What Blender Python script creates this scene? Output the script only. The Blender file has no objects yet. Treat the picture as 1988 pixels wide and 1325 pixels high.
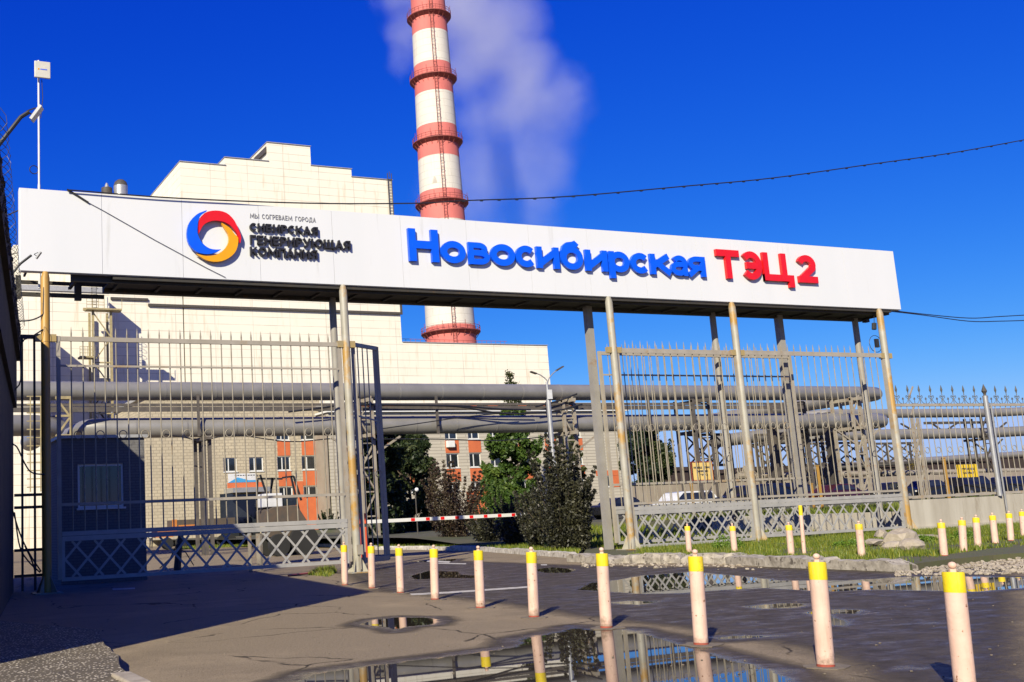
import bpy, bmesh, math, random
import numpy as np
from math import pi, sin, cos, radians as RAD
random.seed(7)
S = bpy.context.scene
COL = S.collection

# ------------------------------------------------------------------ camera
FPX = 2089.95; PPX = 596.68; PPY = 662.5; W0, H0 = 1988.0, 1325.0
def _cd(x, y):
    d = np.array([(x-PPX)/FPX, -(y-PPY)/FPX, -1.0]); return d/np.linalg.norm(d)
_X = _cd(5678, 776); _Z = _cd(14, -11735)
_Z = _Z - _X*(_X @ _Z); _Z /= np.linalg.norm(_Z); _Y = np.cross(_Z, _X)
RM = np.array([_X, _Y, _Z]); EYE = np.array([0, 0, 1.6])
cam = bpy.data.cameras.new('camera'); camo = bpy.data.objects.new('camera', cam); COL.objects.link(camo)
from mathutils import Matrix, Vector, noise as mnoise
M4 = Matrix([list(RM[i])+[EYE[i]] for i in range(3)]+[[0, 0, 0, 1]])
camo.matrix_world = M4
cam.sensor_width = 36; cam.lens = FPX/W0*36; cam.shift_x = (W0/2-PPX)/W0
cam.clip_start = 0.1; cam.clip_end = 6000
S.camera = camo
def G(x, y, z=0.0):                     # photograph pixel -> point at height z
    d = RM @ _cd(x, y); return EYE + d*(z-EYE[2])/d[2]
def A(x, y, Y):                         # photograph pixel -> point on the plane Y
    d = RM @ _cd(x, y); return EYE + d*Y/d[1]
def AX(x, y, Y): return A(x, y, Y)[0]
def AZ(x, y, Y): return A(x, y, Y)[2]

# ------------------------------------------------------------------ world, sun, exposure
SUN_EL = RAD(30.0)
w = bpy.data.worlds.new('World'); S.world = w; w.use_nodes = True
nt = w.node_tree; nt.nodes.clear()
sky = nt.nodes.new('ShaderNodeTexSky'); sky.sky_type = 'NISHITA'; sky.sun_disc = False
sky.sun_elevation = SUN_EL; sky.sun_rotation = RAD(225); sky.air_density = 1.0; sky.dust_density = 0.3; sky.ozone_density = 3.0
bg = nt.nodes.new('ShaderNodeBackground'); bg.inputs[1].default_value = 0.07
wo = nt.nodes.new('ShaderNodeOutputWorld')
# deepen the blue the way the photograph's polarised sky has it: a power curve per channel
sep = nt.nodes.new('ShaderNodeSeparateColor'); cmb = nt.nodes.new('ShaderNodeCombineColor'); nt.links.new(sky.outputs[0], sep.inputs[0])
for i_, (kk, aa) in enumerate(((2.8, .92), (1.60, .68), (.56, 1.03))):
    m1 = nt.nodes.new('ShaderNodeMath'); m1.operation = 'MULTIPLY'; m1.inputs[1].default_value = .105; nt.links.new(sep.outputs[i_], m1.inputs[0])
    m2 = nt.nodes.new('ShaderNodeMath'); m2.operation = 'POWER'; m2.inputs[1].default_value = kk; nt.links.new(m1.outputs[0], m2.inputs[0])
    m3 = nt.nodes.new('ShaderNodeMath'); m3.operation = 'MULTIPLY'; m3.inputs[1].default_value = aa*.614/.07; nt.links.new(m2.outputs[0], m3.inputs[0])
    m4 = nt.nodes.new('ShaderNodeMath'); m4.operation = 'MINIMUM'; m4.inputs[1].default_value = (.40, .56, 2)[i_]*.614/.07; nt.links.new(m3.outputs[0], m4.inputs[0])
    nt.links.new(m4.outputs[0], cmb.inputs[i_])
nt.links.new(cmb.outputs[0], bg.inputs[0]); nt.links.new(bg.outputs[0], wo.inputs[0])
sl = bpy.data.lights.new('sun', 'SUN'); sl.energy = 5.0; sl.angle = RAD(0.5); sl.color = (1.0, 0.915, 0.70)
so = bpy.data.objects.new('sun', sl); COL.objects.link(so)
Ld = Vector((cos(SUN_EL)*.7071, cos(SUN_EL)*.7071, -sin(SUN_EL)))
so.rotation_euler = Ld.to_track_quat('-Z', 'Y').to_euler()
S.view_settings.view_transform = 'Standard'; S.view_settings.look = 'None'
S.view_settings.exposure = 0.7; S.view_settings.gamma = 1.0
S.render.engine = 'CYCLES'
S.cycles.volume_bounces = 1; S.cycles.volume_step_rate = 2.0

# ------------------------------------------------------------------ materials
KF = .76          # all paints and stones share this reflectance scale
def ks(c): return tuple(v*KF for v in c[:3]) if c is not None else None
def lin(c): return tuple((v/255/12.92 if v <= 10 else ((v/255+.055)/1.055)**2.4) for v in c)
def newmat(name):
    m = bpy.data.materials.new(name); m.use_nodes = True; n = m.node_tree; n.nodes.clear()
    o = n.nodes.new('ShaderNodeOutputMaterial'); b = n.nodes.new('ShaderNodeBsdfPrincipled')
    n.links.new(b.outputs[0], o.inputs[0]); return m, n, b, o
def nn(n, t, **k):
    x = n.nodes.new(t)
    for a, v in k.items(): setattr(x, a, v)
    return x
def posnode(n, scale=(1, 1, 1), obj=False):
    if obj: g = nn(n, 'ShaderNodeTexCoord'); out = g.outputs['Object']
    else: g = nn(n, 'ShaderNodeNewGeometry'); out = g.outputs['Position']
    mp = nn(n, 'ShaderNodeMapping'); mp.inputs['Scale'].default_value = scale
    n.links.new(out, mp.inputs[0]); return mp.outputs[0]
def noise(n, vec, sc, det=4, rough=.6):
    t = nn(n, 'ShaderNodeTexNoise'); t.inputs['Scale'].default_value = sc; t.inputs['Detail'].default_value = det
    t.inputs['Roughness'].default_value = rough; n.links.new(vec, t.inputs['Vector']); return t.outputs['Fac']
def ramp(n, fac, p0, p1, c0=(0, 0, 0, 1), c1=(1, 1, 1, 1)):
    r = nn(n, 'ShaderNodeValToRGB'); e = r.color_ramp.elements
    e[0].position = p0; e[1].position = p1; e[0].color = c0; e[1].color = c1
    n.links.new(fac, r.inputs[0]); return r.outputs[0]
def mixc(n, fac, a, b, mode='MIX'):
    m = nn(n, 'ShaderNodeMix', data_type='RGBA', blend_type=mode)
    for s, v in ((0, fac), (6, a), (7, b)):
        if hasattr(v, 'is_linked') or hasattr(v, 'links'): n.links.new(v, m.inputs[s])
        elif s == 0: m.inputs[0].default_value = v
        else: m.inputs[s].default_value = (*v[:3], 1)
    return m.outputs[2]
def bump(n, b, h, st=.3, dist=.02):
    u = nn(n, 'ShaderNodeBump'); u.inputs['Strength'].default_value = st; u.inputs['Distance'].default_value = dist
    n.links.new(h, u.inputs['Height']); n.links.new(u.outputs[0], b.inputs['Normal'])
def simple(name, c, c2=None, sc=3, rough=.6, metal=0, rust=None, rthr=.62, rsc=4, stretch=(1, 1, 1), bst=0, bsc=40, obj=False, spec=.5, coat=0, rw=.06):
    m, n, b, o = newmat(name); v = posnode(n, stretch, obj)
    c = ks(c); c2 = ks(c2) if c2 else tuple(x*.82 for x in c); rust = ks(rust) if rust else None
    f = ramp(n, noise(n, v, sc), .32, .68)
    col = mixc(n, f, c, c2)
    if rust:
        rf = ramp(n, noise(n, v, rsc, 6, .7), rthr, rthr+rw); col = mixc(n, rf, col, rust)
    n.links.new(col, b.inputs['Base Color']); b.inputs['Roughness'].default_value = rough
    b.inputs['Metallic'].default_value = metal; b.inputs['Specular IOR Level'].default_value = spec
    b.inputs['Coat Weight'].default_value = coat
    if bst: bump(n, b, noise(n, v, bsc), bst)
    return m
def brick(name, c1, c2, mort, bw, bh, ms=.012, rough=.85, off=.5, ax='XZ', dirt=None):
    c1, c2, mort, dirt = ks(c1), ks(c2), ks(mort), ks(dirt)
    m, n, b, o = newmat(name); g = nn(n, 'ShaderNodeNewGeometry')
    sp = nn(n, 'ShaderNodeSeparateXYZ'); n.links.new(g.outputs['Position'], sp.inputs[0])
    cb = nn(n, 'ShaderNodeCombineXYZ')
    ad = nn(n, 'ShaderNodeMath', operation='ADD'); n.links.new(sp.outputs[0], ad.inputs[0]); n.links.new(sp.outputs[1], ad.inputs[1])
    n.links.new(ad.outputs[0], cb.inputs[0]); n.links.new(sp.outputs[2], cb.inputs[1])
    t = nn(n, 'ShaderNodeTexBrick'); n.links.new(cb.outputs[0], t.inputs['Vector'])
    t.offset = off; t.inputs['Color1'].default_value = (*c1, 1); t.inputs['Color2'].default_value = (*c2, 1); t.inputs['Mortar'].default_value = (*mort, 1)
    t.inputs['Scale'].default_value = 1; t.inputs['Brick Width'].default_value = bw; t.inputs['Row Height'].default_value = bh
    t.inputs['Mortar Size'].default_value = ms; t.inputs['Mortar Smooth'].default_value = .3
    v = posnode(n); nz = noise(n, v, .35, 6)
    col = t.outputs['Color']
    if dirt:
        # joints fade in and out, streaks below them
        fade = ramp(n, noise(n, v, .22, 6), .40, .60)
        col = mixc(n, fade, col, mixc(n, .6, col, c1))
        vs = posnode(n, (1.2, 1.2, .12)); col = mixc(n, ramp(n, noise(n, vs, 1.2, 5, .65), .55, .8), col, dirt)
    else:
        col = mixc(n, ramp(n, nz, .35, .7), col, tuple(x*.7 for x in c2), 'MIX') if False else mixc(n, nz, col, tuple(x*.8 for x in c2))
    n.links.new(col, b.inputs['Base Color']); b.inputs['Roughness'].default_value = rough
    return m
M = {}
M['panel'] = simple('sign_white', (.77, .78, .80), (.74, .755, .775), sc=.7, rough=.42, rust=(.55, .55, .53), rthr=.60, rsc=2.2, stretch=(1, 1, .10), rw=.25)
M['blue'] = simple('letter_blue', (.003, .115, .95), (.003, .10, .85), rough=.35)
M['red'] = simple('letter_red', (.80, .012, .012), (.70, .010, .010), rough=.35)
M['orange'] = simple('emblem_amber', (.90, .40, .0), (.82, .36, .0), rough=.35)
M['black'] = simple('letter_black', (.018, .017, .016), (.03, .027, .024), sc=9, rough=.4)
M['ink'] = simple('thin_ink', (.10, .10, .11), rough=.6)
M['ink_light'] = simple('faded_ink', (.30, .30, .32), rough=.6)
M['darksteel'] = simple('dark_steel', (.030, .029, .026), (.05, .042, .03), rough=.7, rust=(.09, .05, .02), rthr=.6)
M['frontpost'] = simple('post_peeling', (.40, .38, .33), (.31, .285, .22), sc=2.2, rough=.55, rust=(.40, .23, .05), rthr=.50, rsc=.8, rw=.10, stretch=(1, 1, .8))
M['bracket'] = simple('bracket_ochre', (.42, .30, .10), (.34, .27, .15), sc=3, rough=.6)
M['yellowpost'] = simple('post_ochre', (.50, .27, .04), (.42, .25, .06), sc=2.0, rough=.5, rust=(.25, .14, .04), rthr=.6, rsc=2)
M['backpost'] = simple('post_grey', (.34, .32, .29), (.28, .26, .23), sc=2, rough=.6, rust=(.30, .17, .07), rthr=.58, rsc=.9, rw=.14)
M['rail'] = simple('rail_grey', (.40, .36, .30), (.33, .29, .23), sc=2.5, rough=.55, rust=(.36, .22, .07), rthr=.58, rsc=.8, rw=.12)
M['bar'] = simple('bar_pale', (.36, .32, .25), (.25, .215, .155), sc=4, rough=.5, rust=(.34, .22, .10), rthr=.62, rsc=1.5, rw=.1)
M['lattice'] = simple('lattice_grey', (.42, .405, .38), (.34, .33, .31), sc=3, rough=.5, rust=(.25, .19, .13), rthr=.68, rsc=3)
def paint(name, c1, c2, zb):
    m, n, b, o = newmat(name); v = posnode(n); g = nn(n, 'ShaderNodeNewGeometry'); sp = nn(n, 'ShaderNodeSeparateXYZ'); n.links.new(g.outputs['Position'], sp.inputs[0])
    col = mixc(n, ramp(n, noise(n, v, 5), .35, .65), ks(c1), ks(c2))
    vs = posnode(n, (9, 9, 1.2)); col = mixc(n, ramp(n, noise(n, vs, 1.4, 5, .7), .52, .74, (0, 0, 0, 1), (.6, .6, .6, 1)), col, ks((.42, .30, .22)))
    col = mixc(n, ramp(n, noise(n, v, 21, 4, .6), .66, .685), col, ks((.27, .11, .05)))
    if zb:   # mud splashed on the foot
        ad = nn(n, 'ShaderNodeMath', operation='MULTIPLY_ADD'); n.links.new(noise(n, v, 9, 4, .7), ad.inputs[0]); ad.inputs[1].default_value = -.45; of_ = nn(n, 'ShaderNodeMath', operation='ADD'); of_.inputs[1].default_value = .26; n.links.new(sp.outputs[2], of_.inputs[0]); n.links.new(of_.outputs[0], ad.inputs[2])
        col = mixc(n, ramp(n, ad.outputs[0], .06, .17, (.75, .75, .75, 1), (0, 0, 0, 1)), col, ks((.22, .15, .10)))
    n.links.new(col, b.inputs['Base Color']); b.inputs['Roughness'].default_value = .62; b.inputs['Specular IOR Level'].default_value = .3; bump(n, b, noise(n, v, 30), .25, .01); return m
M['pink'] = paint('bollard_pink', (.78, .54, .43), (.70, .47, .37), True)
M['yellow'] = paint('bollard_yellow', (.86, .66, .015), (.74, .55, .015), False)
M['redstain'] = simple('rust_red', (.42, .07, .04), (.25, .07, .04), sc=20, rough=.8)
M['plant'] = brick('plant_panels', (.86, .81, .69), (.83, .78, .66), (.48, .43, .35), 6.0, 1.25, .045, .85, 0.0, dirt=(.62, .50, .35))
M['plantcap'] = simple('parapet_metal', (.50, .50, .50), rough=.5, metal=.3)
M['office'] = brick('office_brick', (.64, .55, .39), (.50, .43, .31), (.24, .20, .15), .62, .30, .035, .9, .5)
M['officestrip'] = brick('office_ribbed', (.62, .57, .47), (.54, .49, .40), (.26, .23, .19), 3.1, .34, .05, .9, .5)
M['terracotta'] = simple('orange_render', (.62, .155, .05), (.54, .13, .045), sc=1.5, rough=.8)
M['white'] = simple('white_paint', (.78, .78, .76), (.70, .70, .68), rough=.5)
M['glass'] = simple('window_glass', (.012, .016, .02), (.03, .035, .04), sc=.8, rough=.06, spec=.7)
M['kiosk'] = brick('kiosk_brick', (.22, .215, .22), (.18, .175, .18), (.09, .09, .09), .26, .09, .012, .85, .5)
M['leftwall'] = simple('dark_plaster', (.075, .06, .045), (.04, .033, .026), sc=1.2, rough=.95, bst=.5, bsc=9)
M['chimred'] = simple('stack_red', (.72, .20, .17), (.62, .16, .14), sc=.25, rough=.8, rust=(.42, .11, .09), rthr=.6, rsc=.25, stretch=(1, 1, .3), rw=.2)
M['chimwhite'] = brick('stack_white', (.72, .68, .60), (.68, .64, .56), (.45, .41, .35), 5.0, 1.9, .05, .85, .5, dirt=(.5, .46, .40))
M['galred'] = simple('gallery_red', (.36, .08, .06), (.22, .05, .04), sc=1, rough=.7)
M['pipe'] = simple('pipe_cladding', (.33, .315, .295), (.25, .24, .225), sc=.7, rough=.38, metal=.25, rust=(.30, .25, .20), rthr=.68, rsc=.5, rw=.2)
M['duct'] = simple('dark_duct', (.05, .045, .04), (.09, .075, .06), rough=.7)
M['truss'] = simple('truss_beige', (.36, .32, .26), (.26, .22, .17), sc=1, rough=.7, rust=(.24, .13, .06), rthr=.58)
M['ladder'] = simple('ladder_ochre', (.45, .37, .18), (.30, .24, .13), rough=.6)
M['concrete'] = simple('concrete_wall', (.52, .48, .40), (.40, .36, .29), sc=1.2, rough=.9, rust=(.20, .15, .09), rthr=.56, rsc=1.1, stretch=(1.6, 1.6, .25), rw=.2, bst=.3, bsc=12)
M['farconc'] = simple('far_concrete', (.36, .31, .25), (.28, .23, .18), sc=.5, rough=.95)
M['wagon'] = simple('dark_brown', (.035, .024, .022), (.05, .03, .025), rough=.8)
M['kerb'] = simple('whitewashed_stone', (.66, .62, .55), (.38, .34, .29), sc=4, rough=.9, bst=.6, bsc=10, rust=(.22, .19, .15), rthr=.56, rsc=5)
M['stone'] = simple('broken_stone', (.46, .40, .32), (.30, .25, .19), sc=5, rough=.95, bst=.6, bsc=14)
M['pad'] = simple('worn_pad', (.22, .18, .13), (.15, .12, .09), sc=12, rough=.95, bst=.5, bsc=30)
M['oldkerb'] = simple('old_kerb', (.50, .45, .38), (.24, .21, .17), sc=5, rough=.95, bst=.7, bsc=9, rust=(.12, .10, .08), rthr=.56, rsc=6)
M['spear'] = simple('spear_grey', (.13, .13, .12), (.08, .08, .075), rough=.5)
M['wire'] = simple('black_cable', (.02, .02, .022), rough=.5)
M['galv'] = simple('galvanised', (.50, .50, .50), (.42, .42, .42), rough=.4, metal=.5)
M['mast'] = simple('mast_white', (.74, .75, .76), rough=.4)
M['antenna'] = simple('antenna_cream', (.70, .68, .60), rough=.5)
M['signyellow'] = simple('notice_yellow', (.80, .58, .20), (.74, .52, .17), rough=.6)
M['noticebright'] = simple('notice_bright', (.85, .58, .03), rough=.6)
M['barrier'] = simple('barrier_orange', (.80, .12, .04), rough=.45)
M['carwhite'] = simple('car_white', (.75, .76, .78), rough=.25, coat=.6)
M['carblack'] = simple('car_black', (.012, .012, .014), rough=.25, coat=.25)
M['carblue'] = simple('car_blue', (.010, .012, .026), rough=.25, coat=.25)
M['carred'] = simple('car_maroon', (.055, .012, .012), rough=.25, coat=.25)
M['tyre'] = simple('rubber', (.018, .018, .018), rough=.9)
M['rim'] = simple('rim', (.45, .45, .46), rough=.35, metal=.7)
M['rusty'] = simple('truck_orange', (.62, .22, .03), (.45, .15, .03), rough=.7)
M['truckdark'] = simple('truck_side', (.11, .075, .05), (.07, .06, .05), rough=.8)
M['bark'] = simple('bark', (.10, .075, .05), (.06, .045, .03), sc=6, rough=.95, stretch=(1, 1, .3))
M['skin'] = simple('skin', (.45, .26, .18), rough=.6)
M['cloth'] = simple('dark_cloth', (.03, .035, .06), rough=.9)
M['clothl'] = simple('light_cloth', (.45, .47, .52), rough=.9)
M['lawnsoil'] = simple('lawn_ground', (.075, .095, .02), (.11, .12, .03), sc=3, rough=.95, bst=.6, bsc=9)
M['vergesoil'] = simple('verge_ground', (.10, .085, .045), (.085, .10, .03), sc=2, rough=.95, bst=.6, bsc=9)
M['parksoil'] = simple('parking_surface', (.10, .085, .06), (.06, .07, .03), sc=.6, rough=.95, bst=.6, bsc=9)
M['soil'] = simple('soil', (.085, .065, .045), (.13, .10, .07), sc=3, rough=.95, bst=.6, bsc=9)
M['whiteline'] = simple('white_line', (.66, .63, .57), (.40, .37, .32), sc=6, rough=.8, rust=(.1, .09, .08), rthr=.6, rsc=6)
M['hose'] = simple('red_hose', (.42, .10, .09), rough=.5)
M['tray'] = simple('cable_tray', (.07, .062, .055), (.12, .10, .085), rough=.7)
M['banner'] = simple('banner_white', (.72, .73, .75), rough=.6)
M['bannerblue'] = simple('banner_blue', (.06, .35, .70), rough=.6)
def leafmat(name, c1, c2, c3, transl=.35):
    c1, c2, c3 = ks(c1), ks(c2), ks(c3)
    m, n, b, o = newmat(name)
    at = nn(n, 'ShaderNodeAttribute', attribute_name='rnd')
    r = nn(n, 'ShaderNodeValToRGB'); e = r.color_ramp.elements; e[0].color = (*c1, 1); e[1].color = (*c3, 1); e[1].position = 1
    k = e.new(.55); k.color = (*c2, 1); n.links.new(at.outputs['Fac'], r.inputs[0])
    n.links.new(r.outputs[0], b.inputs['Base Color']); b.inputs['Roughness'].default_value = .55
    tr = nn(n, 'ShaderNodeBsdfTranslucent'); n.links.new(r.outputs[0], tr.inputs[0])
    mx = nn(n, 'ShaderNodeMixShader'); mx.inputs[0].default_value = transl
    n.links.new(b.outputs[0], mx.inputs[1]); n.links.new(tr.outputs[0], mx.inputs[2]); n.links.new(mx.outputs[0], o.inputs[0])
    return m
M['leafdark'] = leafmat('leaf_dark', (.014, .030, .012), (.035, .06, .018), (.10, .12, .035))
M['leafgreen'] = leafmat('leaf_green', (.035, .085, .012), (.09, .16, .02), (.18, .25, .04))
M['leafolive'] = leafmat('leaf_olive', (.035, .05, .015), (.07, .085, .022), (.14, .14, .04))
M['leafpurple'] = leafmat('leaf_purple', (.015, .016, .009), (.036, .036, .016), (.12, .115, .05), .2)
M['leafmaroon'] = leafmat('leaf_maroon', (.022, .014, .010), (.055, .030, .018), (.12, .10, .045), .25)
M['leafyellow'] = leafmat('leaf_yellow', (.10, .11, .012), (.30, .24, .02), (.45, .30, .03))
M['leafpale'] = leafmat('leaf_pale', (.16, .17, .13), (.30, .31, .24), (.45, .45, .36))
M['grass'] = leafmat('grass_blade', (.07, .12, .008), (.17, .23, .012), (.32, .31, .03), .3)
M['weed'] = leafmat('weed_leaf', (.07, .15, .012), (.16, .29, .02), (.30, .40, .05), .35)

# ------------------------------------------------------------------ mesh helpers
ORG = {}
class MB:
    def __init__(s): s.v = []; s.f = []; s.m = []; s.r = None
    def add(s, vs, fs, mi=0):
        o = len(s.v); s.v += [tuple(map(float, p)) for p in vs]; s.f += [tuple(i+o for i in q) for q in fs]; s.m += [mi]*len(fs)
        return s
    def box(s, x0, x1, y0, y1, z0, z1, mi=0):
        vs = [(x, y, z) for x in (x0, x1) for y in (y0, y1) for z in (z0, z1)]
        return s.add(vs, [(0, 1, 3, 2), (4, 6, 7, 5), (0, 4, 5, 1), (2, 3, 7, 6), (0, 2, 6, 4), (1, 5, 7, 3)], mi)
    def beam(s, a, b, w, h=None, up=(0, 0, 1), mi=0):
        a = Vector(a); b = Vector(b); h = h or w; d = (b-a).normalized(); u = Vector(up)
        if abs(d.dot(u)) > .98: u = Vector((0, 1, 0))
        r = d.cross(u).normalized(); u = r.cross(d).normalized()
        vs = [p + r*(i*w/2) + u*(j*h/2) for p in (a, b) for i, j in ((-1, -1), (1, -1), (1, 1), (-1, 1))]
        return s.add(vs, [(0, 1, 2, 3), (7, 6, 5, 4), (0, 4, 5, 1), (1, 5, 6, 2), (2, 6, 7, 3), (3, 7, 4, 0)], mi)
    def tube(s, pts, r, n=8, caps=True, mi=0):
        pts = [Vector(p) for p in pts]; k = len(pts)
        rs = r if hasattr(r, '__len__') else [r]*k
        vs = []; ref = None
        for i, p in enumerate(pts):
            d = (pts[min(i+1, k-1)]-pts[max(i-1, 0)])
            d = d.normalized() if d.length > 1e-9 else Vector((0, 0, 1))
            if ref is None: ref = d.orthogonal().normalized()
            u = (ref - d*ref.dot(d)).normalized(); ref = u; v = d.cross(u)
            vs += [p+(u*cos(2*pi*j/n)+v*sin(2*pi*j/n))*rs[i] for j in range(n)]
        fs = [(i*n+j, i*n+(j+1) % n, (i+1)*n+(j+1) % n, (i+1)*n+j) for i in range(k-1) for j in range(n)]
        if caps: fs += [tuple(range(n))[::-1], tuple((k-1)*n+j for j in range(n))]
        return s.add(vs, fs, mi)
    def lathe(s, c, prof, n=24, mi=0):
        vs = [(c[0]+r*cos(2*pi*j/n), c[1]+r*sin(2*pi*j/n), c[2]+z) for r, z in prof for j in range(n)]
        k = len(prof)
        fs = [(i*n+j, i*n+(j+1) % n, (i+1)*n+(j+1) % n, (i+1)*n+j) for i in range(k-1) for j in range(n)]
        fs += [tuple(range(n))[::-1], tuple((k-1)*n+j for j in range(n))]
        return s.add(vs, fs, mi)
    def ring(s, c, R, r, n=14, m=5, ax='Y'):
        pts = []
        for i in range(n+1):
            a = 2*pi*i/n
            pts.append((c[0]+R*cos(a), c[1], c[2]+R*sin(a)) if ax == 'Y' else (c[0]+R*cos(a), c[1]+R*sin(a), c[2]))
        return s.tube(pts, r, m, caps=False)
    def prism(s, poly, y0, y1, mi=0):       # polygon in XZ, thickness along Y
        n = len(poly); vs = [(x, y0, z) for x, z in poly]+[(x, y1, z) for x, z in poly]
        return s.add(vs, [tuple(range(n)), tuple(range(n, 2*n))[::-1]]+[(i, i+n, (i+1) % n+n, (i+1) % n) for i in range(n)], mi)
    def slab(s, poly, z0, z1, mi=0):        # polygon in XY
        n = len(poly); vs = [(x, y, z0) for x, y in poly]+[(x, y, z1) for x, y in poly]
        return s.add(vs, [tuple(range(n))[::-1], tuple(range(n, 2*n))]+[(i, (i+1) % n, (i+1) % n+n, i+n) for i in range(n)], mi)
    def rock(s, c, sx, sy, sz, seed=0, rot=0, sub=1, mi=0, flat=.0):
        bm = bmesh.new(); bmesh.ops.create_icosphere(bm, subdivisions=sub+1, radius=1)
        for v in bm.verts:
            k = 1+.45*mnoise.noise(v.co*1.3+Vector((seed*3.1, seed, 0)))+.12*mnoise.noise(v.co*4+Vector((0, seed*2.7, 0)))
            q = v.co*k
            q = Vector((max(-1, min(.95, q.x)), max(-.95, min(1, q.y)), max(-.7, min(.92-.25*q.x, q.z))))
            q = Vector((q.x*sx, q.y*sy, q.z*sz)); q.rotate(Matrix.Rotation(rot, 3, 'Z')); v.co = q+Vector(c)
        bm.verts.ensure_lookup_table()
        r = s.add([v.co for v in bm.verts], [tuple(v.index for v in f.verts) for f in bm.faces], mi); bm.free(); return r
def split_mb(mb):
    par = list(range(len(mb.v)))
    def fd(i):
        while par[i] != i: par[i] = par[par[i]]; i = par[i]
        return i
    for f in mb.f:
        a = fd(f[0])
        for q in f[1:]: par[fd(q)] = a
    gr = {}
    for f in mb.f: gr.setdefault(fd(f[0]), []).append(f)
    out = []
    for fs in gr.values():
        ids = sorted({i for f in fs for i in f}); mp = {a: b for b, a in enumerate(ids)}; n = MB(); n.add([mb.v[i] for i in ids], [tuple(mp[i] for i in f) for f in fs]); out.append(n)
    return out
def build(name, mb, mat, parent=None, smooth=False, bevel=0, loc=None, split=False):
    if split: return [build(name, q, mat, parent, smooth, bevel) for q in split_mb(mb)]
    og = ORG.get(parent.name, (0, 0, 0)) if parent else (loc or (0, 0, 0))
    me = bpy.data.meshes.new(name)
    vs = np.array(mb.v, float).reshape(-1, 3)-np.array(og, float)
    me.from_pydata(vs.tolist(), [], mb.f); me.update()
    mats = mat if isinstance(mat, (list, tuple)) else [mat]
    for k in mats: me.materials.append(M[k])
    if len(mats) > 1: me.polygons.foreach_set('material_index', mb.m)
    bm = bmesh.new(); bm.from_mesh(me); bmesh.ops.recalc_face_normals(bm, faces=bm.faces); bm.to_mesh(me); bm.free()
    if mb.r is not None:
        at = me.attributes.new('rnd', 'FLOAT', 'FACE'); at.data.foreach_set('value', np.array(mb.r, np.float32))
    if smooth:
        me.polygons.foreach_set('use_smooth', [True]*len(me.polygons))
        try: me.set_sharp_from_angle(angle=RAD(40))
        except Exception: pass
    o = bpy.data.objects.new(name, me); COL.objects.link(o)
    if parent: o.parent = parent
    else: o.location = og
    ORG[o.name] = og
    if bevel:
        b = o.modifiers.new('bevel', 'BEVEL'); b.width = bevel; b.segments = 2; b.limit_method = 'ANGLE'
    return o
def tag(o, label=None, cat=None, group=None, kind=None):
    if label: o['label'] = label
    if cat: o['category'] = cat
    if group: o['group'] = group
    if kind: o['kind'] = kind
    return o
def thing(name, label, cat, loc, group=None, rz=0):
    o = bpy.data.objects.new(name, None); COL.objects.link(o); o.location = tuple(map(float, loc)); o.empty_display_size = .2
    ORG[o.name] = tuple(map(float, loc)) if not rz else (0, 0, 0)
    if rz: o.rotation_euler = (0, 0, rz)
    return tag(o, label, cat, group)
def struct(name, mb, mat, smooth=False): return tag(build(name, mb, mat, smooth=smooth), kind='structure')
def copy_tree(o, parent=None):
    c = o.copy(); COL.objects.link(c)
    if parent: c.parent = parent
    for ch in [x for x in bpy.data.objects if x.parent == o]: copy_tree(ch, c)
    return c

# ------------------------------------------------------------------ ground
def poly_sd(P, poly):                    # signed distance, + inside
    px, py = P[:, 0], P[:, 1]; n = len(poly); d = np.full(len(P), 1e9); ins = np.zeros(len(P), bool)
    for i in range(n):
        a = np.array(poly[i]); b = np.array(poly[(i+1) % n]); e = b-a
        t = np.clip(((px-a[0])*e[0]+(py-a[1])*e[1])/(e@e+1e-12), 0, 1)
        d = np.minimum(d, np.hypot(px-a[0]-t*e[0], py-a[1]-t*e[1]))
        c = ((a[1] > py) != (b[1] > py)) & (px < (b[0]-a[0])*(py-a[1])/(b[1]-a[1]+1e-12)+a[0]); ins ^= c
    return np.where(ins, d, -d)
def gp(pts): return [tuple(G(x, y)[:2]) for x, y in pts]
PUD = [
 [(690,1213),(720,1203),(770,1198),(850,1199),(862,1206),(845,1214),(800,1217),(768,1227),(745,1220)],
 [(470,1345),(560,1322),(600,1306),(760,1285),(900,1268),(985,1257),(1000,1240),(1080,1226),(1110,1216),(1160,1222),(1225,1221),(1290,1236),(1370,1262),(1450,1283),(1520,1300),(1575,1330),(1600,1360)],
 [(1112,1146),(1140,1132),(1190,1127),(1240,1118),(1340,1110),(1440,1118),(1520,1127),(1640,1127),(1720,1122),(1800,1118),(2000,1121),(2020,1140),(1900,1150),(1700,1146),(1610,1150),(1480,1143),(1400,1147),(1320,1153),(1240,1154),(1170,1149)],
 [(1545,1189),(1620,1182),(1690,1184),(1675,1194),(1620,1193),(1660,1208),(1655,1217),(1600,1216),(1590,1200)],
 [(1430,1178),(1520,1170),(1580,1172),(1560,1181),(1470,1184)],
 [(1030,1106),(1075,1101),(1125,1106),(1110,1113),(1050,1113)],
 [(790,1119),(830,1108),(895,1110),(900,1116),(950,1118),(945,1124),(870,1123),(800,1126)],
 [(730,1080),(800,1078),(860,1084),(900,1082),(880,1091),(790,1092)],
 [(1160,1171),(1230,1166),(1300,1168),(1240,1176)],
 [(1360,1238),(1440,1232),(1540,1234),(1480,1240),(1400,1244)],
]
DAMP = [[(640,1112),(760,1085),(900,1088),(1130,1096),(1400,1100),(2000,1100),(2100,1345),(1640,1345),(1560,1280),(1420,1245),(1240,1218),(1080,1200),(960,1178),(820,1160),(700,1150)]]
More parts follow.
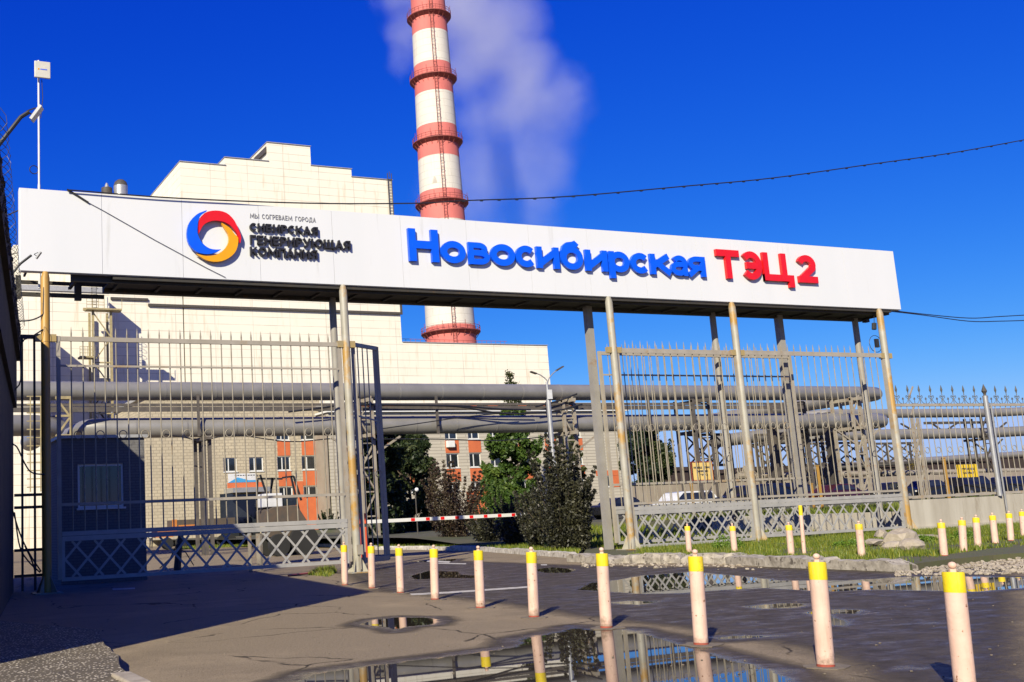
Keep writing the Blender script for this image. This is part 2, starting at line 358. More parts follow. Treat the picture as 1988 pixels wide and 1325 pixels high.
def ground_near():
    x0, x1, y0, y1, st = -6.0, 30.0, 4.0, 36.0, .085
    nx = int((x1-x0)/st)+1; ny = int((y1-y0)/st)+1
    xs = np.linspace(x0, x1, nx); ys = np.linspace(y0, y1, ny); XX, YY = np.meshgrid(xs, ys)
    P = np.stack([XX.ravel(), YY.ravel()], 1); 
    wet = np.zeros(len(P))
    for q in DAMP:
        d = poly_sd(P, gp(q)); wet = np.maximum(wet, .5*np.clip(d/1.1+.35, 0, 1))
    for i, q in enumerate(PUD):
        d = poly_sd(P, gp(q)); wdt = .30 if i != 1 else .38
        wet = np.maximum(wet, np.clip(.62+d/wdt*.38, 0, 1.0)*(d > -.4)+np.clip(.3+d*.5, 0, .3)*(d <= -.4))
    Z = np.zeros(len(P))
    V = np.stack([P[:, 0], P[:, 1], Z], 1)
    idx = np.arange(nx*ny).reshape(ny, nx)
    F = np.stack([idx[:-1, :-1].ravel(), idx[:-1, 1:].ravel(), idx[1:, 1:].ravel(), idx[1:, :-1].ravel()], 1)
    me = bpy.data.meshes.new('asphalt_road'); me.from_pydata(V.tolist(), [], F.tolist()); me.update()
    at = me.attributes.new('wet', 'FLOAT', 'POINT'); at.data.foreach_set('value', wet.astype(np.float32))
    me.materials.append(M['asphalt']); o = bpy.data.objects.new('asphalt_road', me); COL.objects.link(o); tag(o, kind='structure')
    return (x0, x1, y0, y1)
def asphalt():
    m, n, b, o = newmat('asphalt'); v = posnode(n)
    at = nn(n, 'ShaderNodeAttribute', attribute_name='wet')
    nz = noise(n, v, .9, 6, .65); nz2 = noise(n, v, 3.0, 5, .7); fine = noise(n, v, 55, 3, .7)
    # wetness + noise
    a1 = nn(n, 'ShaderNodeMath', operation='MULTIPLY_ADD'); n.links.new(mixc(n, .35, nz2, noise(n, v, 11, 4, .7)), a1.inputs[0]); a1.inputs[1].default_value = .56; a1.inputs[2].default_value = -.28
    a2 = nn(n, 'ShaderNodeMath', operation='ADD'); n.links.new(at.outputs['Fac'], a2.inputs[0]); n.links.new(a1.outputs[0], a2.inputs[1])
    wetf = a2.outputs[0]
    dry = mixc(n, ramp(n, nz, .34, .66), (.26, .205, .128), (.165, .128, .080))
    dry = mixc(n, ramp(n, noise(n, v, .22, 4, .6), .46, .54), dry, (.20, .158, .10), 'MIX')
    dry = mixc(n, ramp(n, fine, .45, .80), dry, (.36, .30, .23)); dry = mixc(n, ramp(n, noise(n, v, 24, 4, .8), .56, .70), dry, (.060, .046, .034))
    wv = nn(n, 'ShaderNodeTexNoise'); wv.inputs['Scale'].default_value = 1.7; wv.inputs['Detail'].default_value = 5; n.links.new(v, wv.inputs['Vector'])
    wm = nn(n, 'ShaderNodeMix', data_type='VECTOR'); wm.inputs[0].default_value = .28; n.links.new(v, wm.inputs[4]); n.links.new(wv.outputs['Color'], wm.inputs[5])
    vo = nn(n, 'ShaderNodeTexVoronoi', feature='DISTANCE_TO_EDGE'); vo.inputs['Scale'].default_value = .62; n.links.new(wm.outputs[1], vo.inputs['Vector'])
    crk = ramp(n, vo.outputs['Distance'], .003, .012, (1, 1, 1, 1), (0, 0, 0, 1)); crk = mixc(n, 1.0, crk, ramp(n, noise(n, v, .35, 3), .50, .56), 'MULTIPLY')
    dry = mixc(n, crk, dry, (.022, .018, .014))
    damp = mixc(n, ramp(n, nz2, .35, .7), (.038, .030, .018), (.082, .064, .038))
    col = mixc(n, ramp(n, wetf, .18, .42), dry, damp)
    col = mixc(n, ramp(n, wetf, .66, .80), col, (.030, .024, .018))
    n.links.new(col, b.inputs['Base Color'])
    vst = posnode(n, (.7, 1.6, 1)); gl = ramp(n, noise(n, vst, 1.6, 8, .72), .46, .62)
    r1 = mixc(n, gl, (.58, .58, .58), (.14, .14, .14)); r1 = mixc(n, ramp(n, wetf, .30, .56), (.85, .85, .85), r1); r2 = ramp(n, wetf, .64, .76)
    rr = mixc(n, r2, r1, (.012, .012, .012)); n.links.new(rr, b.inputs['Roughness'])
    u = nn(n, 'ShaderNodeBump'); u.inputs['Distance'].default_value = .012
    st = ramp(n, wetf, .55, .76, (.75, .75, .75, 1), (.0, .0, .0, 1)); n.links.new(st, u.inputs['Strength'])
    hh = nn(n, 'ShaderNodeMath', operation='MULTIPLY_ADD'); n.links.new(noise(n, v, 14, 4, .75), hh.inputs[0]); hh.inputs[1].default_value = 1.6; n.links.new(fine, hh.inputs[2])
    n.links.new(hh.outputs[0], u.inputs['Height']); n.links.new(u.outputs[0], b.inputs['Normal'])
    b.inputs['IOR'].default_value = 1.45
    n.links.new(ramp(n, wetf, .22, .6, (.12, .12, .12, 1), (.42, .42, .42, 1)), b.inputs['Specular IOR Level'])
    return m
M['asphalt'] = asphalt()
x0, x1, y0, y1 = ground_near()
g = MB(); R = 1500
for a in [(-R, x0, -R, R), (x1, R, -R, R), (x0, x1, -R, y0), (x0, x1, y1, R)]:
    g.add([(a[0], a[2], 0), (a[1], a[2], 0), (a[1], a[3], 0), (a[0], a[3], 0)], [(0, 1, 2, 3)])
struct('ground', g, 'asphalt')

def irregular(poly, n=6, amp=.08, seed=0):
    out = []
    for i in range(len(poly)):
        a = np.array(poly[i]); b = np.array(poly[(i+1) % len(poly)]); L = np.hypot(*(b-a)); k = max(1, min(60, int(L/(1.0/n))))
        for j in range(k):
            p = a+(b-a)*j/k; q = mnoise.noise_vector(Vector((p[0]*2.3, p[1]*2.3, seed)))
            out.append((p[0]+q.x*amp, p[1]+q.y*amp))
    return out
# rough concrete pavement, lower left
def agg():
    m, n, b, o = newmat('exposed_aggregate'); v = posnode(n)
    vo = nn(n, 'ShaderNodeTexVoronoi'); vo.inputs['Scale'].default_value = 27; n.links.new(v, vo.inputs['Vector'])
    nz = noise(n, v, 3, 6)
    base = mixc(n, ramp(n, nz, .3, .7), (.12, .096, .06), (.06, .048, .032))
    msk = ramp(n, vo.outputs['Distance'], .30, .42, (1, 1, 1, 1), (0, 0, 0, 1))
    sel = ramp(n, vo.outputs['Color'], .56, .62); mm = mixc(n, 1.0, msk, sel, 'MULTIPLY')
    col = mixc(n, mm, base, (.75, .66, .50)); n.links.new(col, b.inputs['Base Color']); b.inputs['Roughness'].default_value = .9
    bump(n, b, mm, .6, .02); return m
M['agg'] = agg()
pv = MB(); pp = [(-5.5, 3.5)]+[tuple(G(x, y)[:2]) for x, y in [(258,1345),(232,1318),(232,1300),(222,1285),(205,1272),(196,1255),(192,1240)]]+[(2.3, 20.5), (2.6, 26), (2.9, 29.5), (-5.5, 29.5)]
pv.slab(irregular(pp, 8, .035, 3), 0.004, .13); struct('pavement', pv, 'agg')
kb = MB(); a = G(213, 1345, .16); c = G(232, 1306, .16); kb.box(c[0]-.09, c[0]+.12, c[1]-.9, c[1], 0.006, .165)
tag(build('kerbstone', kb, 'stone', bevel=.02), 'short pale concrete kerbstone at the edge of the rough pavement, bottom left', 'kerb')

# verge outside the fence, lawn inside, parking terrace
verge_edge = [(1128,1090),(1216,1094),(1330,1094),(1438,1095),(1516,1099),(1633,1104),(1769,1109),(1850,1098),(1930,1090),(2010,1084)]
ve = gp(verge_edge)
vg = MB(); vp = [tuple(G(1128, 1090)[:2])]+ve[1:]+[(48, 24), (60, 26), (60, 31.4), (44, 31.4)]
vp = vp+[(38.5, 34), (34, 40), (27, 42), (G(1140, 1072)[0], G(1140, 1072)[1])]
vg.slab(vp, 0.004, .14); struct('verge_soil', vg, 'vergesoil')
lawn_edge = [(430,1055),(560,1059),(680,1064),(735,1068),(834,1068),(932,1070),(1040,1078),(1122,1084)]
le = gp(lawn_edge)
lw = MB(); lp = le+[(G(1140, 1072)[0]-.2, G(1140, 1072)[1]), (26.8, 42.2), (40, 48), (45, 100.5), (le[0][0]-2, 100.5)]
lw.slab(lp, 0.006, .12); struct('lawn_soil', lw, 'lawnsoil')
def ss(t): t = max(0, min(1, t)); return t*t*(3-2*t)
def TH(x, y):
    z = .1+.5*ss((y-41)/10)+.55*ss((x-40)/25)*ss((y-36)/10)
    return max(z, .85+.3*ss((x-45)/25)) if x > 39.1 else z
tr = MB(); xs_ = [26+i*1.5 for i in range(8)]+[38.4, 39.0, 39.2]+[41+i*3 for i in range(34)]; ys_ = [31.46+i*2 for i in range(46)]
idn = {}
def tv(i, j):
    if (i, j) not in idn: idn[(i, j)] = len(tr.v); tr.v.append((xs_[i], ys_[j], TH(xs_[i], ys_[j])))
    return idn[(i, j)]
for i in range(len(xs_)-1):
    for j in range(len(ys_)-1):
        cx_, cy_ = (xs_[i]+xs_[i+1])/2, (ys_[j]+ys_[j+1])/2
        if cx_ < 39.15 and cy_ < 42-(cx_-27)*.62: continue
        tr.f.append((tv(i, j), tv(i+1, j), tv(i+1, j+1), tv(i, j+1))); tr.m.append(0)
struct('parking_ground', tr, 'parksoil')

def blades(name, pts, hmin, hmax, mat, label=None, wid=.012, lean=.5):
    mb = MB(); vs = []; fs = []; rn = []
    for i, (x, y, z) in enumerate(pts):
        a = random.random()*2*pi; h = hmin+(hmax-hmin)*random.random()**1.5; l = lean*h*random.random(); b = random.random()*2*pi
        wx, wy = cos(a)*wid, sin(a)*wid; k = len(vs)
        vs += [(x-wx, y-wy, z), (x+wx, y+wy, z), (x+cos(b)*l, y+sin(b)*l, z+h)]; fs.append((k, k+1, k+2)); rn.append(random.random())
    mb.v = vs; mb.f = fs; mb.m = [0]*len(fs); mb.r = rn
    return tag(build(name, mb, mat), label, 'grass', kind='stuff')
def scatter(poly, n, z, dens=None):
    P = np.array(poly); lo = P.min(0); hi = P.max(0); out = []; rng = np.random.default_rng(len(poly)*7+n)
    while len(out) < n:
        q = lo+(hi-lo)*rng.random((n, 2)); sd = poly_sd(q, poly); q = q[sd > .02]
        for p in q:
            if len(out) >= n: break
            if dens is None or rng.random() < dens(p): out.append((p[0], p[1], z))
    return out
gv = [tuple(p) for p in ve[1:7]]+[tuple(G(1850, 1088)[:2]), tuple(G(1930, 1076)[:2]), tuple(G(2010, 1070)[:2])]+[(48, 31), (38.6, 30.9), (38.2, 33), (27, 41.5), (25.2, 33), (24.4, 30)]
def dpatch(p): 
    k = .5+1.5*mnoise.noise(Vector((p[0]*.6, p[1]*.6, 3)))
    if p[0] > 24 and p[1] < 24: k -= .30
    return max(.02, min(1, k))
blades('verge_grass', scatter(gv, 70000, .13, dpatch), .04, .19, 'grass', 'bright green grass growing on the verge along the barred fence', .014)
near = lambda p: max(.04, min(1, 1.2-(p[1]-30)/60))
blades('lawn_grass', scatter([tuple(x) for x in lp[:-2]]+[(42, 75), (20, 75)], 60000, .11, near), .05, .20, 'grass', 'sunlit green lawn behind the white kerb and the barrier', .02)
blades('parking_grass', [(x, y, TH(x, y)) for x, y, z in scatter([(27.5, 42.5), (38.4, 36), (60, 34), (66, 44), (36, 50)], 30000, .35)], .06, .35, 'grass', 'rough grass between the barred fence and the parked cars', .03)
blades('kerb_grass', scatter(gp([(596,1117),(640,1121),(655,1112),(650,1104),(618,1106)]), 1500, 0), .04, .2, 'grass', 'small tuft of grass at the foot of the middle gate post', .012)
# weeds: leafy clump in front of the first right panel
def leafcloud(mb, c, r, n, size, rn=None, hollow=.0, flat=1.0, sq=1.0):
    vs, fs, rs = mb.v, mb.f, mb.r
    for _ in range(n):
        while True:
            d = Vector((random.uniform(-1, 1), random.uniform(-1, 1), random.uniform(-1, 1)))
            if hollow < d.length <= 1: break
        p = Vector((c[0]+d.x*r[0], c[1]+d.y*r[1], c[2]+d.z*r[2]))
        u = Vector((random.gauss(0, 1), random.gauss(0, 1), random.gauss(0, 1)*flat)).normalized()
        v = u.orthogonal().normalized(); v.rotate(Matrix.Rotation(random.random()*6.28, 3, u))
        s = size*random.uniform(.6, 1.3); k = len(vs); t = u.cross(v)
        vs += [tuple(p-v*s), tuple(p+t*s*.5*sq), tuple(p+v*s), tuple(p-t*s*.5*sq)]
        fs.append((k, k+1, k+2, k+3)); mb.m.append(0); rs.append(min(1, max(0, (rn if rn is not None else .5)+random.gauss(0, .2))))
def newleaf(): m = MB(); m.r = []; return m

# ------------------------------------------------------------------ kerb stones
def stone_row(edge, z, w, h, L, name, labelf, mat, group, back=.0, gap=.05, jit=.03, seed=0):
    pts = [Vector((p[0], p[1], 0)) for p in edge]; rnd = random.Random(seed); cnt = 0
    for a, b in zip(pts[:-1], pts[1:]):
        d = b-a; k = max(1, round(d.length/L)); 
        for i in range(k):
            p = a+d*(i/k); q = a+d*((i+1)/k); u = d.normalized(); nrm = Vector((-u.y, u.x, 0))
            if nrm.y < 0: nrm = -nrm
            p = p+u*gap*.5-nrm*back; q = q-u*gap*.5-nrm*back; hh = h*rnd.uniform(.85, 1.1); ww = w*rnd.uniform(.85, 1.15)
            mb = MB(); n = max(2, int((q-p).length/.16)); vs = []
            for j in range(n+1):
                c = p+(q-p)*j/n; e = .7 if j in (0, n) else 1
                o1 = nrm*(rnd.uniform(-jit, jit)); 
                vs += [c+o1, c+o1+Vector((0, 0, hh*.62*e)), c+nrm*.05+o1+Vector((0, 0, hh*e+rnd.uniform(-jit, jit)*.6)), c+nrm*ww+Vector((0, 0, hh*e*.95+rnd.uniform(-jit, jit)*.5)), c+nrm*ww]
            fs = [(j*5+i2, (j+1)*5+i2, (j+1)*5+(i2+1) % 5, j*5+(i2+1) % 5) for j in range(n) for i2 in range(5)]+[(0, 1, 2, 3, 4), tuple(n*5+i2 for i2 in range(5))]
            c0 = (p+q)/2; vs = [v+Vector((0, 0, z)) for v in vs]
            mb.add(vs, fs); o = build(name, mb, mat, loc=(c0.x, c0.y, z)); tag(o, labelf(cnt), 'kerb stone', group); cnt += 1
ORD = ['first','second','third','fourth','fifth','sixth','seventh','eighth','ninth','tenth','eleventh','twelfth','thirteenth','fourteenth','fifteenth','sixteenth','seventeenth','eighteenth','nineteenth','twentieth']
stone_row(le[2:], .006, .28, .2, 2.4, 'kerb_stone', lambda i: ORD[i]+' whitewashed kerb stone from the left in the row behind the barrier', 'kerb', 'whitewashed kerb stones edging the lawn', jit=.015, seed=2, back=.05)
stone_row(le[:3], .006, .3, .2, 5.0, 'kerb_stone', lambda i: ORD[i]+' whitewashed kerb stone from the left seen through the left gate lattice', 'kerb', 'whitewashed kerb stones behind the left gate', jit=.015, seed=3, back=.05)
stone_row(ve[:3]+ve[3:7], .006, .62, .24, 1.5, 'kerb_stone', lambda i: ORD[i]+' broken kerb stone from the left along the verge below the barred fence', 'oldkerb', 'broken kerb stones along the verge', jit=.06, seed=5, back=.16)
for i, (x, y, s, h, lab) in enumerate([(1752,1063,.55,.50,'large pale boulder beside the last gate post'), (1712,1048,.35,.3,'dark grey rock behind the large boulder'),
        (1738,1068,.34,.22,'flat white rock left of the large boulder'), (1772,1068,.38,.28,'small pointed rock right of the large boulder'), (1700,1060,.55,.2,'long low rock in the grass left of the boulder'),
        (1800,1046,.5,.12,'flat slab lying at the foot of the concrete wall')]):
    p = G(x, y, .14); mb = MB(); mb.rock((p[0], p[1], .14+h*.4), s, s*.7, h*.75, seed=i+2, rot=i)
    tag(build('rock', mb, 'stone', loc=(p[0], p[1], .14)), lab, 'rock')
mb = MB()
for i in range(1500):
    if i < 1100: x, y = random.uniform(1740, 2010), random.uniform(1083, 1120); y += (x-1740)*-.02
    else: x, y = random.uniform(1130, 1760), random.gauss(1097, 4)
    p = G(x, y, .0); s = random.uniform(.015, .06)*(1.5 if random.random() < .08 else 1); mb.rock((p[0], p[1], s*.2+.005), s, s*random.uniform(.6, 1), s*.6, seed=i, rot=i, sub=0)
gr = build('gravel', mb, 'stone'); tag(gr, 'loose gravel and rubble at the right end of the puddle', 'gravel', kind='stuff')
mb = MB()
for i in range(170):
    x, y = random.uniform(20, 1980), random.uniform(1120, 1320); p = G(x, y); s = random.uniform(.006, .018)
    mb.rock((p[0], p[1], s*.3), s, s*.8, s*.5, seed=i, rot=i, sub=0)
tag(build('grit', mb, 'pad'), 'scattered grit and small pebbles lying on the asphalt', 'grit', kind='stuff')
mb = MB(); mb.add([tuple(p) for p in (G(795,1153,.004), G(870,1149,.004), G(1024,1138.5,.004), G(1024,1141.5,.004), G(870,1152.5,.004), G(800,1156,.004))], [(0, 1, 2, 3, 4, 5)]); struct('road_marking', mb, 'whiteline')
mb = MB()
for q in [[(848,1093),(905,1094),(905,1096),(850,1095)], [(830,1088),(875,1090),(872,1093),(828,1091)], [(1050,1096),(1062,1096),(1062,1098),(1050,1098)], [(218,1143),(262,1141),(262,1144),(219,1146)]]:
    mb.add([tuple(G(x, y, .005)) for x, y in q], [(0, 1, 2, 3)])
struct('worn_road_marking', mb, 'whiteline')
mb = MB(); mb.tube([G(560,1118,.03), G(600,1113,.03), G(640,1107,.03)], .03, 8)
tag(build('hose', mb, 'hose'), 'faded red hose lying on the asphalt by the middle gate post', 'hose')

# ------------------------------------------------------------------ bollards
def bollard(top, base, label, group, z=0.0, r=.082, capf=.17, tall=False):
    b = G(*base, z); t = A(top[0], top[1], b[1]); Bv = Vector(b); Tv = Vector(t); d = Tv-Bv
    if d.length > 1.6: Tv = Bv+d*1.0
    o = thing('bollard', label, 'bollard', b, group); h = (Tv-Bv).length; u = (Tv-Bv).normalized()
    P = lambda s: Bv+u*(h*s)
    m = MB(); m.tube([P(0.03), P(1-capf)], r, 20, mi=0); build('post', m, 'pink', o, True)
    m = MB(); m.tube([P(0)-u*.02, P(.03)], r*1.01, 20); build('rust_foot', m, 'redstain', o, True)
    m = MB(); m.tube([P(1-capf), P(1)-u*.006, P(1)], [r*1.015, r*1.015, r*.96], 20); build('cap', m, 'yellow', o, True)
    if not tall:
        m = MB(); m.tube([P(1), P(1)+u*.025], r*.35, 8); s = .029
        pts = [P(1)+u*(.025+s*(1-cos(a))) for a in np.linspace(.15, pi-.05, 6)]; m.tube(pts, [s*1.1*sin(a)+.002 for a in np.linspace(.15, pi-.05, 6)], 12)
        build('knob', m, 'pink', o, True)
    n = 13; m = MB(); rr = random.Random(int(base[0]))
    pl = [(b[0]+cos(2*pi*i/n)*r*rr.uniform(2.0, 3.3), b[1]+sin(2*pi*i/n)*r*rr.uniform(2.0, 3.3)) for i in range(n)]
    if z == 0: m.slab(pl, .002, .010); build('concrete_pad', m, 'pad', o)
    return o
FR = [((667.6,1059),(669.7,1137)),((720.4,1061),(722.5,1143)),((774.3,1064.6),(777.8,1152)),((841.9,1066.4),(844.7,1165)),((928.2,1069.2),(933.1,1181)),((1031.3,1072.4),(1037,1199)),((1168.3,1075),(1177.5,1220)),((1349.8,1080.8),(1361.3,1252.9)),((1586,1091.5),(1603.5,1295.7)),((1850,1111),(1875.4,1347))]
FL = ['farthest pink bollard of the curved row, in front of the middle gate post','pink bollard with yellow top standing just right of the middle gate post','pink bollard right of the wicket gate end, third from the far end of the row','pink bollard at the left end of the white road line, fourth of the row','pink bollard rising in front of the white road line, fifth of the row','pink bollard at the right end of the white road line, sixth of the row','pink bollard at the far edge of the big puddle, before the first right post','pink bollard with small rust spots right of the big puddle','pink bollard speckled with rust and red at its foot, second nearest to the camera','nearest and largest pink bollard with a round knob, cut by the bottom of the picture']
for (t, b), l in zip(FR, FL): bollard(t, b, l, 'bollards in the curved row across the asphalt')
VR = [((1334.2,1022),(1338.3,1074),'pink bollard on the verge before the lattice, leftmost of those behind the kerb stones'),((1421.6,1022),(1426.7,1076),'pink bollard on the verge beside the leafy weeds'),((1531,1020),(1536.7,1080),'pink bollard on the verge just left of the tall thin one'),((1667,1018),(1673.5,1083),'pink bollard on the verge left of the boulder'),
 ((1826.8,1015.4),(1833.2,1080),'pink bollard before the concrete wall, leftmost of the six right of the boulder'),((1867.2,1010.8),(1871,1072),'pink bollard before the concrete wall, second from the left of the six'),((1894.5,1005.7),(1899,1063.5),'pink bollard before the concrete wall, third from the left of the six'),((1926.4,1001.4),(1932.8,1056),'pink bollard before the concrete wall, fourth from the left of the six'),((1958.4,997.6),(1963,1050.7),'pink bollard before the concrete wall, fifth from the left, beside the fence drainpipe'),((1983.5,994),(1988.6,1045),'pink bollard before the concrete wall at the right edge of the picture')]
for t, b, l in VR: bollard(t, b, l, 'bollards on the verge', z=.13, r=.085)
bollard((1553.3,981.7),(1561.8,1078.8),'tall thin pink pole with a long yellow top on the verge','bollards on the verge',z=.13,r=.05,capf=.2,tall=True)

# ------------------------------------------------------------------ gantry
YG = 30.95; YB = 32.4
PX_ = [4.80, 14.27, 24.77, 30.50, 38.28]
gan = thing('gate_gantry', 'long steel gate gantry on tall rusty round posts carrying the white sign', 'gantry', (14.27, YG, 0))
for i, x in enumerate(PX_):
    zb = 0 if i < 2 else .15
    m = MB(); m.tube([(x, YG, zb), (x, YG, 8.92), (x+.02, YG+.03, 9.11)], [.13, .13, .085], 20); build('front_post', m, 'yellowpost' if i == 0 else 'frontpost', gan, True)
    m = MB()
    for a in range(4):
        an = a*pi/2+pi/4; c, s = cos(an), sin(an)
        m.add([(x+c*.12-s*.008, YG+s*.12+c*.008, zb), (x+c*.36-s*.008, YG+s*.36+c*.008, zb), (x+c*.12-s*.008, YG+s*.12+c*.008, zb+.5),
               (x+c*.12+s*.008, YG+s*.12-c*.008, zb), (x+c*.36+s*.008, YG+s*.36-c*.008, zb), (x+c*.12+s*.008, YG+s*.12-c*.008, zb+.5)], [(0, 1, 2), (5, 4, 3), (0, 3, 4, 1), (1, 4, 5, 2), (2, 5, 3, 0)])
    m.box(x-.38, x+.38, YG-.38, YG+.38, zb, zb+.03); build('base_gusset', m, 'frontpost', gan)
    m = MB(); m.box(x+.12, x+.30, YG-.07, YG+.07, 7.06, 7.27); m.box(x-.30, x-.12, YG-.07, YG+.07, 7.06, 7.27); build('bracket', m, 'bracket', gan, split=True)
for x in [14.52, 30.88, 38.56]:
    m = MB(); m.tube([(x, YB, .1), (x, YB, 9.05)], .12, 18); build('back_post', m, 'backpost', gan, True)
m = MB(); m.box(24.62, 24.86, YB-.35, YB-.11, .15, 9.05); m.box(34.18, 34.42, YB-.12, YB+.12, .15, 9.05); build('box_post', m, 'backpost', gan, split=True)
m = MB()
m.box(5.6, 38.9, YG+.24, YG+.40, 8.93, 9.35); m.box(6.8, 39.1, YB-.05, YB+.20, 8.90, 9.35); m.box(6.8, 39.05, YG+.07, YG+.235, 9.0, 9.09); m.box(6.8, 39.05, YG+.40, YB-.05, 9.0, 9.06)
for i in range(26):
    x = 5.7+i*1.33; m.box(x, x+.09, YG+.405, YB-.055, 8.93, 8.998)
m.box(4.2, 6.8, YB-.1, YB, 8.68, 8.80); m.box(4.2, 6.8, YB-.1, YB, 9.06, 9.16); m.box(4.15, 4.3, YB-.12, YB+.02, 8.6, 9.3); m.box(5.9, 6.1, YB-.13, YB+.02, 8.6, 9.3)
m.box(39.1, 39.3, YB-.1, YB+.1, 8.85, 9.2); m.box(38.95, 39.2, YG+.3, YG+.5, 8.95, 9.2)
build('underframe', m, 'darksteel', gan)
m = MB()
for i in range(19):
    x = 4.4+i*1.93; m.beam((x, YG+.35, 9.4), (x, YG+1.4, 9.3), .06); m.beam((x, YG+.30, 9.3), (x, YG+.30, 11.4), .07); m.beam((x, YG+.34, 11.2), (x, YG+1.4, 9.4), .05)
m.beam((4.2, YG+.34, 11.3), (39.4, YG+.34, 11.3), .06); build('brace_frame', m, 'darksteel', gan)

# ------------------------------------------------------------------ sign board
sg = thing('entrance_sign', 'long white entrance sign with blue and red Cyrillic letters and a three colour ring emblem', 'sign', (21.8, YG, 9.13))
XL, XR, ZB, ZT = 4.10, 39.55, 9.13, 11.60
seams = [4.10]+[AX(x, 450, YG) for x in (198, 354, 503, 645, 778, 905, 1025, 1138, 1245, 1348, 1446, 1539, 1630)]+[39.55]
for a, b in zip(seams[:-1], seams[1:]):
    m = MB(); m.box(a+.005, b-.005, YG, YG+.06, ZB, ZT); build('panel', m, 'panel', sg)
m = MB(); m.box(XL-.02, XR+.02, YG+.062, YG+.20, ZB-.02, ZB+.05); m.box(XL-.02, XR+.02, YG+.062, YG+.20, ZT-.05, ZT+.02); m.box(XL-.03, XL+.03, YG+.062, YG+.20, ZB+.05, ZT-.05); m.box(XR-.03, XR+.03, YG+.062, YG+.20, ZB+.05, ZT-.05); build('edge_frame', m, 'panel', sg)

def arc(cx, cy, rx, ry, a0, a1, n=14): return [(cx+rx*cos(RAD(a0+(a1-a0)*i/n)), cy+ry*sin(RAD(a0+(a1-a0)*i/n))) for i in range(n+1)]
# strokes in a unit box; 'L' straight ends squared off, 'A' curved, closed loops 'C'
GL = {
 'Н': [('L', [(0,0),(0,1)]), ('L', [(1,0),(1,1)]), ('I', [(0,.52),(1,.52)])],
 'О': [('C', arc(.5,.5,.5,.5,0,360,28))],
 'С': [('A', arc(.53,.5,.53,.5,42,318,24))],
 'И': [('L', [(0,1),(0,0)]), ('L', [(1,0),(1,1)]), ('I', [(0,.06),(1,.94)])],
 'Й': [], 'Р': [('L', [(0,0),(0,1)]), ('I', [(0,1),(.5,1)]+arc(.5,.71,.5,.29,90,-90,12)+[(0,.42)])],
 'В': [('L', [(0,0),(0,1)]), ('I', [(0,1),(.5,1)]+arc(.5,.77,.38,.23,90,-90,10)+[(0,.54)]), ('I', [(.5,.54)]+arc(.52,.27,.48,.27,90,-90,10)+[(0,0)])],
 'Б': [('L', [(0,0),(0,1)]), ('L', [(0,1),(.88,1)]), ('I', [(0,.58),(.5,.58)]+arc(.5,.29,.5,.29,90,-90,12)+[(0,0)])],
 'К': [('L', [(0,0),(0,1)]), ('L', [(.08,.42),(.92,1)]), ('L', [(.30,.56),(1,0)])],
 'А': [('L', [(0,0),(.5,1)]), ('L', [(1,0),(.5,1)]), ('I', [(.18,.3),(.82,.3)])],
 'Я': [('L', [(1,0),(1,1)]), ('I', [(1,1),(.5,1)]+arc(.5,.70,.46,.30,90,270,12)+[(1,.40)]), ('L', [(.55,.40),(.03,0)])],
 'Г': [('L', [(0,0),(0,1),(1,1)])],
 'Е': [('L', [(0,0),(0,1)]), ('L', [(0,1),(1,1)]), ('L', [(0,.5),(.85,.5)]), ('L', [(0,0),(1,0)])],
 'У': [('L', [(0,1),(.52,.36)]), ('L', [(1,1),(.62,.2)]+arc(.36,.16,.2,.16,0,-90,6)+[(.1,0)])],
 'Ю': [('L', [(0,0),(0,1)]), ('I', [(0,.5),(.36,.5)]), ('C', arc(.68,.5,.32,.5,0,360,24))],
 'Щ': [('L', [(0,1),(0,0)]), ('L', [(.43,1),(.43,0)]), ('L', [(.86,1),(.86,0)]), ('I', [(0,0),(1,0)]), ('L', [(1,0),(1,-.18)])],
 'М': [('L', [(0,0),(.06,1),(.5,.25),(.94,1),(1,0)])],
 'П': [('L', [(0,0),(0,1),(1,1),(1,0)])],
 'Ы': [('L', [(0,0),(0,1)]), ('I', [(0,.58),(.35,.58)]+arc(.35,.29,.3,.29,90,-90,10)+[(0,0)]), ('L', [(1,0),(1,1)])],
 'Д': [('L', [(.12,0),(.3,1),(.85,1),(.85,0)]), ('L', [(0,-.15),(0,0),(1,0),(1,-.15)])],
 'З': [('A', arc(.45,.76,.45,.24,140,-90,12)), ('A', arc(.45,.27,.5,.27,90,-140,12))],
 'Ё': [], 'Т': [('L', [(0,1),(1,1)]), ('L', [(.5,0),(.5,1)])],
 'Э': [('A', arc(.47,.5,.53,.5,138,-138,24)), ('L', [(.32,.5),(.98,.5)])],
 'Ц': [('L', [(0,1),(0,0)]), ('L', [(.74,1),(.74,0)]), ('L', [(0,0),(1,0)]), ('L', [(1,0),(1,-.26)])],
 '2': [('A', arc(.47,.70,.47,.30,165,0,12)+[(.9,.55),(.02,.02)]), ('L', [(0,0),(1,0)])],
 'б': [('C', arc(.5,.36,.5,.36,0,360,26)), ('A', [(.02,.40),(.04,.62),(.12,.78),(.28,.88),(.55,.915),(.75,.94),(.83,1.02)])],
 'р': [('L', [(0,-.42),(0,1)]), ('C', arc(.48,.5,.5,.5,0,360,26))],
 'а': [('L', [(1,0),(1,.62)]), ('A', [(1,.6)]+arc(.55,.66,.45,.34,5,150,12)), ('A', [(1,.58),(.5,.58)]+arc(.42,.29,.42,.29,90,270,12)+[(.6,0),(1,.16)])],
}
